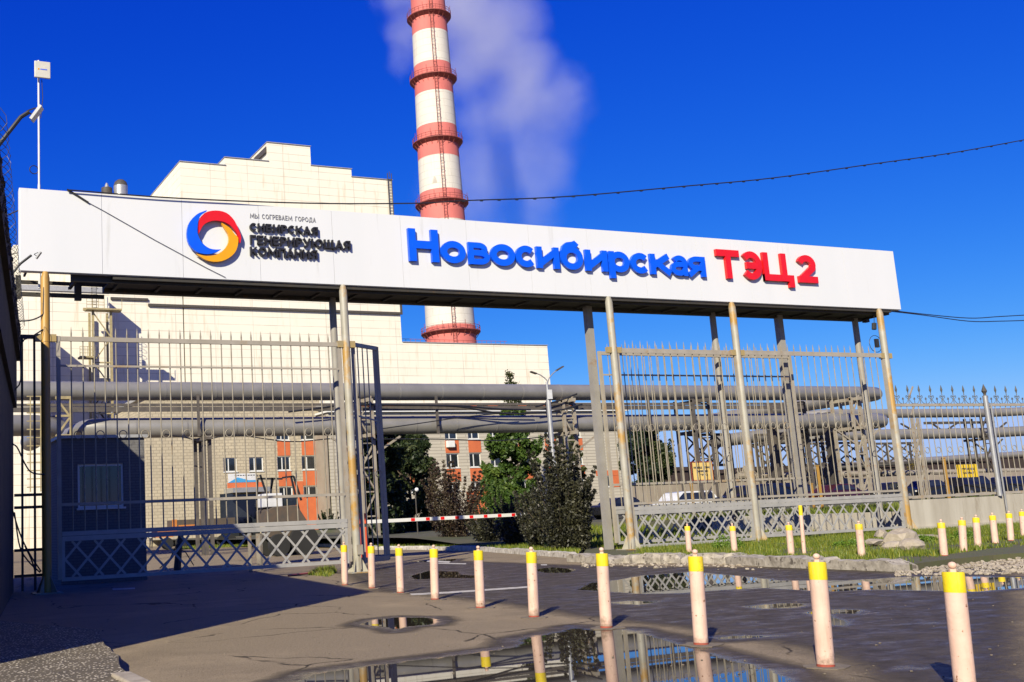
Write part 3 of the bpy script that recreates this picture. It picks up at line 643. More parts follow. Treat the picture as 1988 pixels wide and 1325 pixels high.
def ribbon(mb, pts, t, yf, yb, closed, cap):
    P = [Vector((p[0], p[1])) for p in pts]
    Q = [P[0]]
    for p in P[1:]:
        if (p-Q[-1]).length > 1e-4: Q.append(p)
    P = Q
    if closed: P = P[:-1] if (P[0]-P[-1]).length < 1e-3 else P
    n = len(P)
    if cap and not closed:
        P[0] = P[0]-(P[1]-P[0]).normalized()*t/2; P[-1] = P[-1]+(P[-1]-P[-2]).normalized()*t/2
    Lf, Rt = [], []
    for i in range(n):
        if closed: a, b = P[i]-P[i-1], P[(i+1) % n]-P[i]
        else: a = P[i]-P[i-1] if i else P[1]-P[0]; b = P[i+1]-P[i] if i < n-1 else P[-1]-P[-2]
        a = a.normalized(); b = b.normalized(); na = Vector((-a.y, a.x)); nb = Vector((-b.y, b.x)); m = (na+nb)
        m = m.normalized() if m.length > 1e-3 else na; k = min(2.2, 1/max(.3, m.dot(na)))
        Lf.append(P[i]+m*k*t/2); Rt.append(P[i]-m*k*t/2)
    vs = []
    for l, r in zip(Lf, Rt): vs += [(l.x, yf, l.y), (r.x, yf, r.y), (r.x, yb, r.y), (l.x, yb, l.y)]
    fs = []; rg = range(n) if closed else range(n-1)
    for i in rg:
        j = (i+1) % n
        for q in range(4): fs.append((i*4+q, j*4+q, j*4+(q+1) % 4, i*4+(q+1) % 4))
    if not closed: fs += [(0, 1, 2, 3), ((n-1)*4+3, (n-1)*4+2, (n-1)*4+1, (n-1)*4)]
    mb.add(vs, fs)
def glyph(ch, x, z, w, h, t, depth, yface, tz=None):
    mb = MB(); 
    for k, (kind, pts) in enumerate(GL[ch]):
        q = [(x+t/2+u*(w-t), z+t/2+v*(h-t)) for u, v in pts]; e = .0016*k
        ribbon(mb, q, t*(1 if ch != 'и' else 1), yface-depth-e, yface-.02+e*.1, kind == 'C', kind == 'L')
    return mb
YF = YG; D = .135
def zrow(x, y): return AZ(x, y, YF-D)
base = .045+np.mean([zrow(800, 508), zrow(1365, 540), zrow(1420, 544), zrow(1565, 552.5), zrow(880, 512.5)])
cap = np.mean([zrow(797, 441)-base, zrow(1420, 486.5)-base, zrow(1565, 497)-base])
xh = np.mean([zrow(882, 466)-base, zrow(1345, 500)-base])
LT = [('Н',795.5,853),('о',857.5,905),('в',911,951),('о',953.5,1000.5),('с',1002,1040.5),('и',1042.5,1086),('б',1089.5,1132),('и',1137,1179),('р',1183,1222),('с',1224,1259.5),('к',1262,1300),('а',1301.5,1333),('я',1334.5,1368)]
UP = {'о':'О','в':'В','с':'С','и':'И','к':'К','я':'Я'}
for ch, a, b in LT:
    xa, xb = AX(a, 500, YF-D), AX(b, 500, YF-D)
    g_ = UP.get(ch, ch); hh = cap if ch == 'Н' else (xh if ch != 'б' else xh*1.42)
    mb = glyph(g_, xa, base, xb-xa, hh, .27 if ch == 'Н' else (.195 if ch in 'вая' else .23), D, YF)
    build('letter', mb, 'blue', sg)
for ch, a, b in [('Т',1393,1437),('Э',1440.5,1479.5),('Ц',1482.5,1539),('2',1549,1585)]:
    xa, xb = AX(a, 515, YF-D), AX(b, 515, YF-D); mb = glyph(ch, xa, base, xb-xa, cap, .26, D, YF); build('letter', mb, 'red', sg)
def textrow(s, xa, xb, z, h, t, depth, mat, name, gapf=.16, yface=YG, parent=sg, space=.55):
    wd = {'М':1.25,'Щ':1.35,'Ю':1.45,'Ы':1.3,'О':1.05,'Г':.72,'Е':.74,'Р':.78,'Д':1.1,'Б':.8,'В':.8,'С':.9,' ':space}
    tot = sum(wd.get(c, .88) for c in s)+gapf*(len(s)-1); k = (xb-xa)/tot; x = xa; mb = MB()
    for c in s:
        w_ = wd.get(c, .88)*k
        if c != ' ':
            q = glyph(c, x, z, w_, h, t, depth, yface); mb.add(q.v, q.f)
        x += w_+gapf*k
    return build(name, mb, mat, parent)
yl = YF-.12
for s, x1_, x2_, yy in [('СИБИРСКАЯ', 486, 618, (447.5, 432)), ('ГЕНЕРИРУЮЩАЯ', 487, 681, (473, 455.5)), ('КОМПАНИЯ', 487, 617, (495, 478))]:
    z0 = AZ(x1_+8, yy[0]+1.0, yl); z1 = AZ(x1_+8, yy[1]+1.0, yl)
    textrow(s, AX(x1_, yy[0], yl), AX(x2_, yy[0], yl), z0, z1-z0, .054, .11, 'black', 'lettering')
z0 = AZ(500, 424.5, YG); z1 = AZ(500, 415.5, YG)
textrow('МЫ СОГРЕВАЕМ ГОРОДА', AX(485, 420, YG), AX(612, 420, YG), z0, z1-z0, .020, .006, 'ink_light', 'slogan', gapf=.22)
# emblem: three crescents
def crescent(pts_out, pts_in, yf, yb, mat):
    mb = MB(); poly = [A(x, y, YF-.18) for x, y in pts_out]; pin = [A(x, y, YF-.18) for x, y in pts_in]
    n = len(poly); vs = []
    for P_, Q_ in zip(poly, pin): vs += [(P_[0], yf, P_[2]), (Q_[0], yf, Q_[2]), (Q_[0], yb, Q_[2]), (P_[0], yb, P_[2])]
    fs = [(i*4+q, (i+1)*4+q, (i+1)*4+(q+1) % 4, i*4+(q+1) % 4) for i in range(n-1) for q in range(4)]
    fs += [(0, 1, 2, 3), ((n-1)*4+3, (n-1)*4+2, (n-1)*4+1, (n-1)*4)]
    mb.add(vs, fs); build('crescent', mb, mat, sg)
def cr(pts, n=22):
    P = [np.array(p, float) for p in pts]; P = [2*P[0]-P[1]]+P+[2*P[-1]-P[-2]]; out = []; k = len(P)-3
    for i in range(n+1):
        u = min(k-1e-6, i/n*k); j = int(u); t = u-j; a, b, c, d = P[j:j+4]
        out.append(tuple(.5*((2*b)+(c-a)*t+(2*a-5*b+4*c-d)*t*t+(3*b-a-3*c+d)*t**3)))
    return out
zc = lambda L: [(340+x/5.522, 400+y/5.525) for x, y in L]
crescent(cr(zc([(338,48),(232,92),(150,185),(125,300),(150,415),(225,492),(330,520),(430,505),(490,470)])), cr(zc([(336,60),(285,95),(250,150),(238,240),(245,320),(290,400),(360,455),(430,470),(488,468)])), YF-.20, YF-.10, 'blue')
crescent(cr(zc([(250,215),(262,140),(330,70),(440,50),(550,75),(630,150),(680,250),(708,330),(700,398)])), cr(zc([(250,300),(262,280),(310,200),(400,160),(500,165),(580,200),(640,260),(672,310),(695,396)])), YF-.18, YF-.08, 'red')
crescent(cr(zc([(502,180),(590,235),(640,300),(680,350),(660,470),(590,550),(480,595),(350,585),(228,515)])), cr(zc([(503,190),(540,250),(575,310),(578,380),(550,440),(500,490),(430,525),(330,535),(230,512)])), YF-.16, YF-.06, 'orange')
m = MB(); m.tube([A(130,368,YG-.04), A(150,380,YG-.04), A(172,394,YG-.04)], .028, 6); m.tube([A(172,394,YG-.03), A(200,409,YG-.03), A(300,466,YG-.03), A(400,520,YG-.03), A(438,539,YG-.03)], .009, 5)
tag(build('sign_cable', m, 'wire'), 'black cable running diagonally down across the left end of the white sign', 'cable')

# ------------------------------------------------------------------ barred panels
def lattice(mb, xa, xb, za, zb, y, pitch=.63, sl=1.13, w=.065, th=.012, ph=0, n1=0):
    H_ = zb-za
    for sgn, yy in ((1, y), (-1, y+th+.003)):
        k = -8
        while True:
            xs = xa+k*pitch+ph
            if xs > xb+H_/sl: break
            # line from (xs,za) with slope sgn*sl
            if sgn == 1: p, q = [xs, za], [xs+H_/sl, zb]
            else: p, q = [xs, zb], [xs+H_/sl, za]
            k += 1
            if q[0] <= xa+.02 or p[0] >= xb-.02: continue
            def clip(a, b, xc): t = (xc-a[0])/(b[0]-a[0]); return [xc, a[1]+(b[1]-a[1])*t]
            if p[0] < xa: p = clip(p, q, xa)
            if q[0] > xb: q = clip(p, q, xb)
            mb.beam((p[0], yy, p[1]), (q[0], yy, q[1]), w, th, up=(0, 1, 0))
def barred(name, label, cat, xa, xb, y, ztop, zr2, zr3, zlt, zlb, frame=(1, 1), rings=True, spikes=True, zring=4.35, group='barred panels of the gate', back=False, dz=(0, 0)):
    o = thing(name, label, cat, ((xa+xb)/2, y, zlb), group)
    f = MB(); f.box(xa, xb, y-.04, y+.04, ztop-.13, ztop)
    if frame[0]: f.box(xa-.11, xa-.002, y-.05, y+.05, zlb-.05, ztop+.01)
    if frame[1]: f.box(xb+.002, xb+.11, y-.05, y+.05, zlb-.05, ztop+.01)
    build('top_rail', f, 'rail', o)
    f = MB(); f.box(xa, xb, y-.055, y-.028, zr2-.03, zr2+.03); f.box(xa, xb, y-.055, y-.028, zr3-.04, zr3+.04); build('cross_rail', f, 'rail', o, split=True)
    f = MB(); f.box(xa, xb, y-.07, y+.05, zlt-.12, zlt); f.box(xa, xb, y-.06, y+.05, zlt-.27, zlt-.132); f.box(xa, xb, y-.06, y+.05, zlb-.10, zlb)
    f.box(xa, xa+.08, y-.045, y+.045, zlb+.002, zlt-.272); f.box(xb-.08, xb, y-.045, y+.045, zlb+.002, zlt-.272); build('lattice_frame', f, 'lattice', o)
    f = MB(); lattice(f, xa+.08, xb-.08, zlb, zlt-.27, y-.02, ph=.2); build('lattice', f, 'lattice', o)
    n = int(round((xb-xa)/.33)); st = (xb-xa)/n; f = MB(); rg = MB()
    for i in range(1, n):
        x = xa+i*st+random.uniform(-.012, .012); f.tube([(x, y, zlt-.01), (x+random.uniform(-.01, .01), y, ztop-.131)], .019, 6)
        if spikes: f.tube([(x, y, ztop), (x, y, ztop+.10), (x, y, ztop+.30)], [.022, .026, .003], 6)
        if rings and i % 2 == 0: rg.ring((x-st/2, y, zring), .115, .014)
    bs = split_mb(f)
    for q in bs: build('bar' if max(v[2] for v in q.v) < ztop-.05 else 'spike', q, 'bar', o)
    if rings: build('ring', rg, 'bar', o, split=True)
    return o
zr2L = AZ(400, 714, YG); zr3L = AZ(400, 970, YG); zrg = AZ(450, 841, YG)
barred('sliding_gate', 'closed wide barred gate leaf with a lattice foot, left, before the brick booth', 'gate', 5.22, 13.98, YG+.02, 7.22, zr2L, zr3L, 1.66, .40, zring=zrg)
zr2R = AZ(1450, 732, YG+1.1); zr3R = AZ(1300, 938, YG+1.1); zrgR = AZ(1280, 831, YG)
barred('fence_panel', 'barred fence panel with lattice foot between the first and second right posts', 'fence panel', 24.98, 30.32, YG, 7.24, 7.10, 1.72, 1.60, .30, frame=(1, 1), zring=AZ(1560, 826, YG)-.02, group='barred panels of the gate')
barred('fence_panel', 'barred fence panel with lattice foot between the second and last right posts', 'fence panel', 30.70, 38.05, YG, 7.26, 7.12, 1.76, 1.64, .38, frame=(0, 1), zring=AZ(1560, 826, YG), group='barred panels of the gate')
barred('sliding_gate', 'open second barred gate leaf slid back behind the right fence panels', 'gate', 24.98, 34.1, YG+1.0, AZ(1170, 683, YG+1.0), zr2R, zr3R, AZ(1170, 985, YG+1), .42, frame=(1, 1), zring=AZ(1172, 833, YG+1))
# wicket gate, swung back
wk = thing('wicket_gate', 'narrow barred wicket gate standing open behind the middle post', 'gate', (14.5, YG+.3, .2))
wa = Vector((14.55, YG+.15, 0)); wb = Vector((16.45, 33.2, 0)); wd_ = wb-wa
f = MB()
f.beam(wa+Vector((0, 0, 7.2)), wb+Vector((0, 0, 7.45)), .08, .13); f.beam(wb+Vector((0, 0, .25)), wb+Vector((0, 0, 7.5)), .13, .10); f.beam(wa+Vector((.05, .05, .25)), wa+Vector((.05, .05, 7.2)), .1, .1)
f.beam(wb-wd_*.12+Vector((0, 0, .3)), wb-wd_*.12+Vector((0, 0, 7.4)), .07, .05); f.beam(wa+Vector((0, 0, .35)), wb+Vector((0, 0, .3)), .1, .16); f.beam(wa+Vector((0, 0, 4.9)), wb+Vector((0, 0, 4.9)), .03, .05)
build('frame', f, 'rail', wk)
f = MB()
for t in (.2, .4, .6): p = wa+wd_*t; f.tube([p+Vector((0, 0, .3)), p+Vector((0, 0, 7.3))], .02, 6)
p = wa+wd_*.82; f.ring((p.x, p.y, 3.1), .12, .014); p = wa+wd_*.3; f.ring((p.x, p.y, 3.1), .12, .014); build('bar', f, 'bar', wk, split=True)
f = MB(); q = A(700, 1080, YG-.2); f.box(q[0]-.09, q[0]+.09, YG-.22, YG-.15, .55, .85); f.box(q[0]-.02, q[0]+.02, YG-.2, YG-.17, .1, .55)
tag(build('lock_box', f, 'truss'), 'small yellow-grey box on a stalk at the foot of the middle gate post', 'box')
# narrow side grille at far left
sgr = thing('side_grille', 'narrow dark barred side gate between the dark wall and the ochre post', 'gate', (4.3, YG+.1, 0))
f = MB(); y_ = YG+.1
for px_ in (43, 67): x = AX(px_, 800, y_); f.box(x-.03, x+.03, y_-.03, y_+.03, .1, AZ(px_, 655, y_))
xa, xb = AX(40, 700, y_), 4.72
zt = AZ(60, 658, y_); f.box(xa, xb, y_-.05, y_+.05, zt, zt+.11); build('frame', f, 'darksteel', sgr)
f = MB()
for yy in (961, 985, 1068, 1118): z = AZ(60, yy, y_); f.box(AX(28, yy, y_), xb, y_+.032, y_+.06, z-.04, z+.04)
build('cross_rail', f, 'darksteel', sgr, split=True)
f = MB()
for L in ([(85,558),(84,600),(82,612),(60,622),(30,624)], [(84,640),(60,655),(45,662),(40,690),(40,740),(28,758)], [(24,990),(40,1040),(60,1080),(80,1110)], [(28,995),(38,1060),(55,1090),(78,1112)], [(24,862),(34,870),(48,900),(62,918),(90,922)], [(48,1060),(62,1090),(70,1118)]):
    f.tube([A(x, y, YG-.1) for x, y in cr(L, 14)], .022, 5)
tag(build('cable', f, 'wire'), 'tangle of black cables looping between the dark wall and the ochre post', 'cable')

# ------------------------------------------------------------------ overhead wires
f = MB(); f.tube([A(x, y, 30.86) for x, y in cr([(130,369),(340,385),(600,395),(808,395),(900,390),(1100,382),(1340,361),(1500,346),(1700,318),(1850,297),(2010,268)], 60)], .022, 6)
for i in range(34):
    x = 900+i*33; q = cr([(900,390),(1100,382),(1340,361),(1500,346),(1700,318),(1850,297),(2010,268)], 34)[i]; p = A(q[0], q[1]+.6, 30.86); f.beam(Vector(p)-Vector((.05, 0, .008)), Vector(p)+Vector((.05, 0, -.008)), .06, .05)
tag(build('overhead_wire', f, 'wire'), 'long sagging black overhead wire crossing the chimney and the blue sky', 'wire')
f = MB(); f.tube([A(x, y, 31.2) for x, y in cr([(1712,603),(1790,612),(1880,624),(1940,624),(2010,622)], 20)], .02, 5)
f.tube([A(x, y, 31.3) for x, y in cr([(1712,601),(1790,610),(1880,618),(1940,615),(2010,611)], 20)], .02, 5)
tag(build('overhead_wire', f, 'wire'), 'pair of black wires leaving the right end of the sign', 'wire')
f = MB(); f.tube([A(x, y, 31.3) for x, y in [(-10,430),(10,420),(38,408)]], .02, 5); f.tube([A(x, y, 31.3) for x, y in [(12,500),(25,494),(37,490)]], .012, 5)
tag(build('overhead_wire', f, 'wire'), 'short black wire reaching the left end of the sign', 'wire')
f = MB(); f.tube([A(x, y, 31.2) for x, y in [(1697,603),(1697,640)]], .012, 5); f.ring(A(1700, 668, 31.2), .35, .012); f.tube([A(1697,628,31.2), A(1697,640,31.2)], .09, 8); f.box(*(lambda p: (p[0]-.08, p[0]+.08, 31.0, 31.1, p[2]-.2, p[2]+.15))(A(1700, 666, 31.1)))
tag(build('cable_coil', f, 'wire'), 'small coil of wire with a white tag hanging beside the last gate post', 'cable')

# ------------------------------------------------------------------ antenna mast
an = thing('antenna_mast', 'slim white mast with a square flat antenna rising above the left end of the sign', 'antenna', A(76, 560, 32.3))
m = MB(); a = A(77, 560, 32.3); b = A(74.5, 118, 32.3); m.tube([a, (a[0], 32.3, a[2]+3.2), (a[0], 32.3, a[2]+3.3), (a[0], 32.3, b[2])], [.045, .045, .034, .034], 10); build('pole', m, 'mast', an, True)
m = MB(); xa = AX(67, 130, 32.1); xb = AX(98, 130, 32.1); z0 = AZ(80, 151, 32.1); z1 = AZ(80, 119, 32.1); m.box(xa, xb, 32.1, 32.17, z0, z1); build('panel', m, 'antenna', an, bevel=.02)
m = MB(); zc_ = (z0+z1)/2; m.box(xa+.10, xa+.15, 32.094, 32.099, zc_-.02, zc_+.03); build('mark', m, 'orange', an)
m = MB()
for i in range(6): m.box(xa+.18+i*.035, xa+.205+i*.035, 32.094, 32.099, zc_-.015, zc_+.02)
build('mark', m, 'blue', an)
m = MB(); q = A(66, 330, 32.3); m.ring(q, .13, .015); m.tube([A(81,155,32.25), A(83,190,32.25), A(79,230,32.25)], .012, 5); build('cable', m, 'wire', an)

# floodlights on arms
def flood(arm, lamp, Y, label, s, th):
    o = thing('floodlight', label, 'floodlight', A(*arm[0], Y)); m = MB(); m.tube([A(x, y, Y) for x, y in arm], th, 8); build('arm', m, 'wire', o, True)
    c = Vector(A(*lamp, Y)); m = MB(); d1 = Vector((.55, -.25, .8)).normalized(); m.beam(c-d1*s*.5, c+d1*s*.5, s*.8, s*.16, up=(-.8, .2, .5)); build('lamp_head', m, 'galv', o)
    m = MB(); m.beam(c+Vector((-s*.55, 0, s*.1)), c+Vector((-s*.05, 0, s*.35)), s*.07, s*.07); m.beam(c+Vector((-s*.55, 0, s*.1)), c+Vector((-s*.1, 0, -s*.2)), s*.07, s*.07); build('bracket', m, 'wire', o)
flood([(-20,305),(10,266),(40,228),(56,218)], (71,221), 22, 'grey floodlight on a long dark arm high beside the white mast', .36, .045)
flood([(20,536),(40,512),(61,496)], (75,496), 26, 'small dark floodlight on an arm before the lower left corner of the sign', .20, .03)

# ------------------------------------------------------------------ left dark building
lb = thing('dark_building', 'dark plastered building at the left edge of the picture, in its own shade', 'building', (4.2, 33.2, 0))
Bc = Vector((1.14, 13.15, 0)); Ac = Vector((4.20, 33.3, 0)); dv = (Bc-Ac).normalized(); nv = Vector((dv.y, -dv.x, 0)); nv = nv if nv.x < 0 else -nv
def wallslab(off, z0, z1): 
    a = Ac-nv*off; b = Bc-nv*off-Vector((0, 0, 0)); c = b+nv*14; d = a+nv*14; return [(p.x, p.y) for p in (a, b, c, d)], z0, z1
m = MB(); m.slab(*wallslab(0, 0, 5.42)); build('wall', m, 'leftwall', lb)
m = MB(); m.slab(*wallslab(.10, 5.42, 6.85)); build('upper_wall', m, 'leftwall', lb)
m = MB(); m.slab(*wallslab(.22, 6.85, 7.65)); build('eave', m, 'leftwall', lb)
m = MB()
for i in range(120):
    t = i/119; p = Ac+(Bc-Ac)*t*.9-nv*.21; m.rock((p.x, p.y, 6.87+random.random()*.7), .05, .10, .08, seed=i, sub=0)
build('crumbling_edge', m, 'leftwall', lb)
m = MB()
pts = []
for i in range(420):
    t = i/419; p = Ac+(Bc-Ac)*t*.85-nv*.1; a = i*.62; pts.append((p.x+cos(a)*.25, p.y+.1*sin(a*2), 7.95+sin(a)*.25))
m.tube(pts, .006, 4); tag(build('razor_wire', m, 'wire'), 'coiled razor wire along the top of the dark building', 'wire')

# ------------------------------------------------------------------ kiosk
YK = 35.3
kx0, kx1 = AX(118, 1000, YK), AX(283, 1000, YK); kz = AZ(270, 850, YK)
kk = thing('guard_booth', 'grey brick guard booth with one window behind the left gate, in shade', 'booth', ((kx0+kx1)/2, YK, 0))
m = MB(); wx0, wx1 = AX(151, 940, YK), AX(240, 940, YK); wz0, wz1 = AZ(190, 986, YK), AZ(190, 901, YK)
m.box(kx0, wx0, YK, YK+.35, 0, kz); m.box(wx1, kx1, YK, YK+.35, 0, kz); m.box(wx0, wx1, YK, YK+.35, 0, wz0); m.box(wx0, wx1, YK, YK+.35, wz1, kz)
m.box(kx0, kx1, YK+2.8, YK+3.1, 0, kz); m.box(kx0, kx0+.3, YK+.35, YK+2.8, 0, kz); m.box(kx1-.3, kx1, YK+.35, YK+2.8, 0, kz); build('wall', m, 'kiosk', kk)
m = MB(); m.box(kx0-.08, kx1+.10, YK-.10, YK+3.2, kz, kz+.10); build('roof', m, 'plantcap', kk)
m = MB(); t = .07
m.box(wx0, wx1, YK+.05, YK+.12, wz0, wz0+t); m.box(wx0, wx1, YK+.05, YK+.12, wz1-t, wz1); m.box(wx0, wx0+t, YK+.05, YK+.12, wz0+t, wz1-t); m.box(wx1-t, wx1, YK+.05, YK+.12, wz0+t, wz1-t); m.box(wx0-.05, wx1+.05, YK-.08, YK+.05, wz0-.06, wz0); wf = build('window', m, 'white', kk)
m = MB(); m.box(wx0+t, wx1-t, YK+.07, YK+.09, wz0+t, wz1-t); build('pane', m, 'glass', wf)

# ------------------------------------------------------------------ power plant
YP = 150.0
pl = thing('power_plant', 'huge cream panelled power plant hall with a stepped roofline', 'building', (AX(500, 1000, YP), YP, 0))
def X(px, py=500, Y=YP): return AX(px, py, Y)
st_ = [(349.3,313.6,437,322),(437,305.8,520,313.6),(520,277,602,284.8),(602,321.5,682,328.8),(682,344,761,350)]
m = MB(); m2 = MB(); prev = None
for i, (xa, ya, xb, yb) in enumerate(st_):
    a = A(xa, ya, YP); b = A(xb, yb, YP); z = (a[2]+b[2])/2
    x0_ = a[0] if prev is None else prev; prev = b[0]
    dep = 9 if i == 0 else (30 if i != 2 else 14)
    y0_ = YP+.004*i
    m.box(x0_, b[0], y0_, YP+40 if i else YP+40, 0, z) if i != 2 else m.box(x0_, b[0], y0_, YP+16, 0, z)
    m2.box(x0_-.1, b[0]+.1, y0_-.15, YP+(40 if i != 2 else 16)+.1, z, z+.10)
xr = prev
zl = (AZ(800, 664, YP)+AZ(1050, 672, YP))/2; xe = X(1065, 700)
m.box(X(205), X(352), YP+.002, YP+30, 0, AZ(300, 398, YP)); m.box(xr+.02, xe, YP+.05, YP+40, 0, zl); m2.box(xr+.12, xe+.1, YP-.1, YP+40, zl, zl+.10)
build('wall', m, 'plant', pl); build('parapet', m2, 'plantcap', pl)
YQ = 144.6; xq = AX(212, 600, YQ); zq = AZ(120, 566, YQ)
m = MB(); m.box(X(20, 600, YQ)-4, xq, YQ, YP-.01, 0, zq); xq2 = AX(59, 700, YQ); zq2 = AZ(59, 626, YQ); m.box(xq2-12, xq2, YQ-13, YQ-.01, 0, zq2)
m.box(X(26, 475, 165), X(36, 475, 165)+14, 165, 180, 0, AZ(32, 476, 165)); m.box(X(120, 400, 168), X(345, 400, 168), 168, 200, 0, AZ(220, 383, 168)); build('annex_wall', m, 'plant', pl)
m = MB(); m.box(X(20, 600, YQ)-4, xq+.15, YQ-.2, YP-.02, zq, zq+.7); build('annex_parapet', m, 'plantcap', pl)
m = MB(); zc1 = AZ(500, 600, YP); m.box(X(285), X(773), YP-.35, YP-.06, zc1-.18, zc1+.18); zc2 = AZ(772, 560, YP); m.box(X(770), X(773), YP-.35, YP-.07, zc1+.18, zc2); m.box(X(213), X(285), YP-.3, YP-.05, zc1+.6, zc1+.95); build('conduit', m, 'duct', pl)
m = MB(); xl = X(757, 380)
for dx in (-.35, .35): m.box(xl+dx-.05, xl+dx+.05, YP-.3, YP-.2, AZ(757, 430, YP), AZ(757, 338, YP)+.0)
z = AZ(757, 430, YP)
while z < AZ(757, 345, YP): m.box(xl-.3, xl+.3, YP-.28, YP-.22, z, z+.08); z += .5
m.box(xl-.04, xl+.04, YP-.3, YP-.2, AZ(757, 345, YP), AZ(757, 335, YP)); build('roof_ladder', m, 'duct', pl)
m = MB(); z = AZ(900, 655, YP)
m.tube([(xr+.5, YP+3, zl+1.1), (xe-6, YP+3, zl+1.1)], .04, 4)
for i in range(24): x = xr+.5+i*(xe-6-xr)/24; m.tube([(x, YP+3, zl), (x, YP+3, zl+1.1)], .03, 4)
build('roof_railing', m, 'galred', pl)
# open lift house slanted roof piece
m = MB(); a = A(505, 308, YP+3); b = A(520, 282, YP-.2); m.prism([(a[0]-.2, a[2]), (b[0]-.1, a[2]), (b[0]-.1, b[2])], YP+.3, YP+6); build('lift_house_side', m, 'duct', pl)
# roof vents
for i, (x0_, x1_, yt, lab) in enumerate([(197,218,356,'dark squat ventilator on the plant roof, left of the silver one'),(221,248,349,'silver domed ventilator on the plant roof above the sign')]):
    Yv = 172; p = A((x0_+x1_)/2, 378, Yv); r_ = (AX(x1_, 370, Yv)-AX(x0_, 370, Yv))/2; zt = AZ((x0_+x1_)/2, yt, Yv)
    o = thing('roof_ventilator', lab, 'ventilator', p, 'ventilators on the plant roof'); h = zt-p[2]
    m = MB(); m.lathe(p, [(r_, -1), (r_, h*.55)], 20); build('drum', m, 'galv' if i else 'duct', o, True)
    m = MB(); m.lathe((p[0], p[1], p[2]+h*.55), [(r_*1.02, 0), (r_*.85, h*.25), (r_*.5, h*.4), (r_*.1, h*.45)] if i else [(r_*.5, 0), (r_*.3, h*.3), (r_*.15, h*.45)], 20); build('dome', m, 'duct' if i else 'galv', o, True)
# fire escape tower
YT = 141.0
fe = thing('fire_escape', 'ochre steel fire escape tower with platforms on the plant wall', 'fire escape', (AX(198, 730, YT), YT, 0))
m = MB(); xs = [AX(181, 660, YT), AX(216, 660, YT)]; ztp = AZ(198, 602, YT)
for x in xs:
    for y in (YT, YT+2.4): m.beam((x, y, 0), (x, y, ztp), .3, .3)
z = 0; k = 0
while z < ztp-1:
    a, b = (xs[0], xs[1]) if k % 2 else (xs[1], xs[0]); m.beam((a, YT, z), (b, YT, z+3.4), .14, .14); m.beam((xs[0], YT, z), (xs[1], YT, z), .18, .18); z += 3.4; k += 1
m.beam((xs[0]-1.3, YT, ztp), (xs[1]+1.4, YT, ztp), .35, .35); build('tower', m, 'ladder', fe)
m = MB()
for yy, xa, xb in ((604, 166, 234), (697, 153, 182)):
    z = AZ(190, yy, YT); a, b = AX(xa, yy, YT), AX(xb, yy, YT); m.box(a, b, YT-.9, YT+.8, z, z+.22)
    for i in range(7):
        x = a+(b-a)*i/6
        if yy == 697 or i < 4 or i == 6: m.box(x-.03, x+.03, YT-.9, YT-.84, z+.22, z+1.5)
    for q in (.6, 1.0, 1.45): m.box(a, b if yy == 697 else a+(b-a)*.5, YT-.89, YT-.85, z+q, z+q+.06)
build('platform', m, 'ladder', fe)
m = MB(); z = 0
for k in range(8):
    a, b = (xs[0]+.3, xs[1]-.3) if k % 2 else (xs[1]-.3, xs[0]+.3); m.beam((a, YT+1, z), (b, YT+1, z+2.6), .5, .12); z += 2.6
x = AX(172, 590, YT+.7); 
for dx in (-.3, .3): m.beam((x+dx+.8, YT+.9, ztp), (x+dx+.8, YT+.9, zq+1.6), .06)
z = ztp
while z < zq+1.2: m.box(x+.5, x+1.1, YT+.87, YT+.93, z, z+.06); m.ring((x+.8, YT+.5, z+.3), .45, .03, 10, 4, 'Z'); z += .9
build('stairs', m, 'darksteel', fe)

# ------------------------------------------------------------------ chimney
YC = 235.0
def cpt(px, py): return A(px, py, YC)
cb = cpt(876, 660); cx = cb[0]
def crad(z):    # taper from measured widths
    tab = [(cpt(838, 102)[2], 78), (cpt(846, 231)[2], 84), (cpt(854, 350)[2], 88.5), (cpt(872, 620)[2], 100.5)]
    D_ = 1.0
    zs = np.array([t[0] for t in tab]); ws = np.array([t[1] for t in tab])*YC/FPX*1.10/2
    k = np.polyfit(zs, ws, 1); return k[0]*z+k[1]
ch = thing('chimney', 'tall tapering chimney stack banded red and white with steel galleries', 'chimney', (cx, YC, 0))
def zpx(y): return cpt(830+46*y/660, y)[2]
rings_y = [37, 158, 280, 399, 520, 648]
bands = [(-260, 70, 'chimred'), (70, 131, 'chimwhite'), (131, 188, 'chimred'), (188, 251, 'chimwhite'), (251, 312, 'chimred'), (312, 377, 'chimwhite'), (377, 435, 'chimred'), (435, 500, 'chimwhite'), (500, 560, 'chimred'), (560, 637, 'chimwhite'), (637, 700, 'chimred')]
for a, b, mt in bands:
    za, zb = zpx(b), zpx(a); m = MB(); m.lathe((cx, YC, 0), [(crad(za), za), (crad(zb), zb)], 64); build('red_band' if mt == 'chimred' else 'white_band', m, mt, ch, True)
zlow = zpx(700); m = MB(); m.lathe((cx, YC, 0), [(crad(0), 0), (crad(zlow), zlow)], 64); build('white_band', m, 'chimwhite', ch, True)
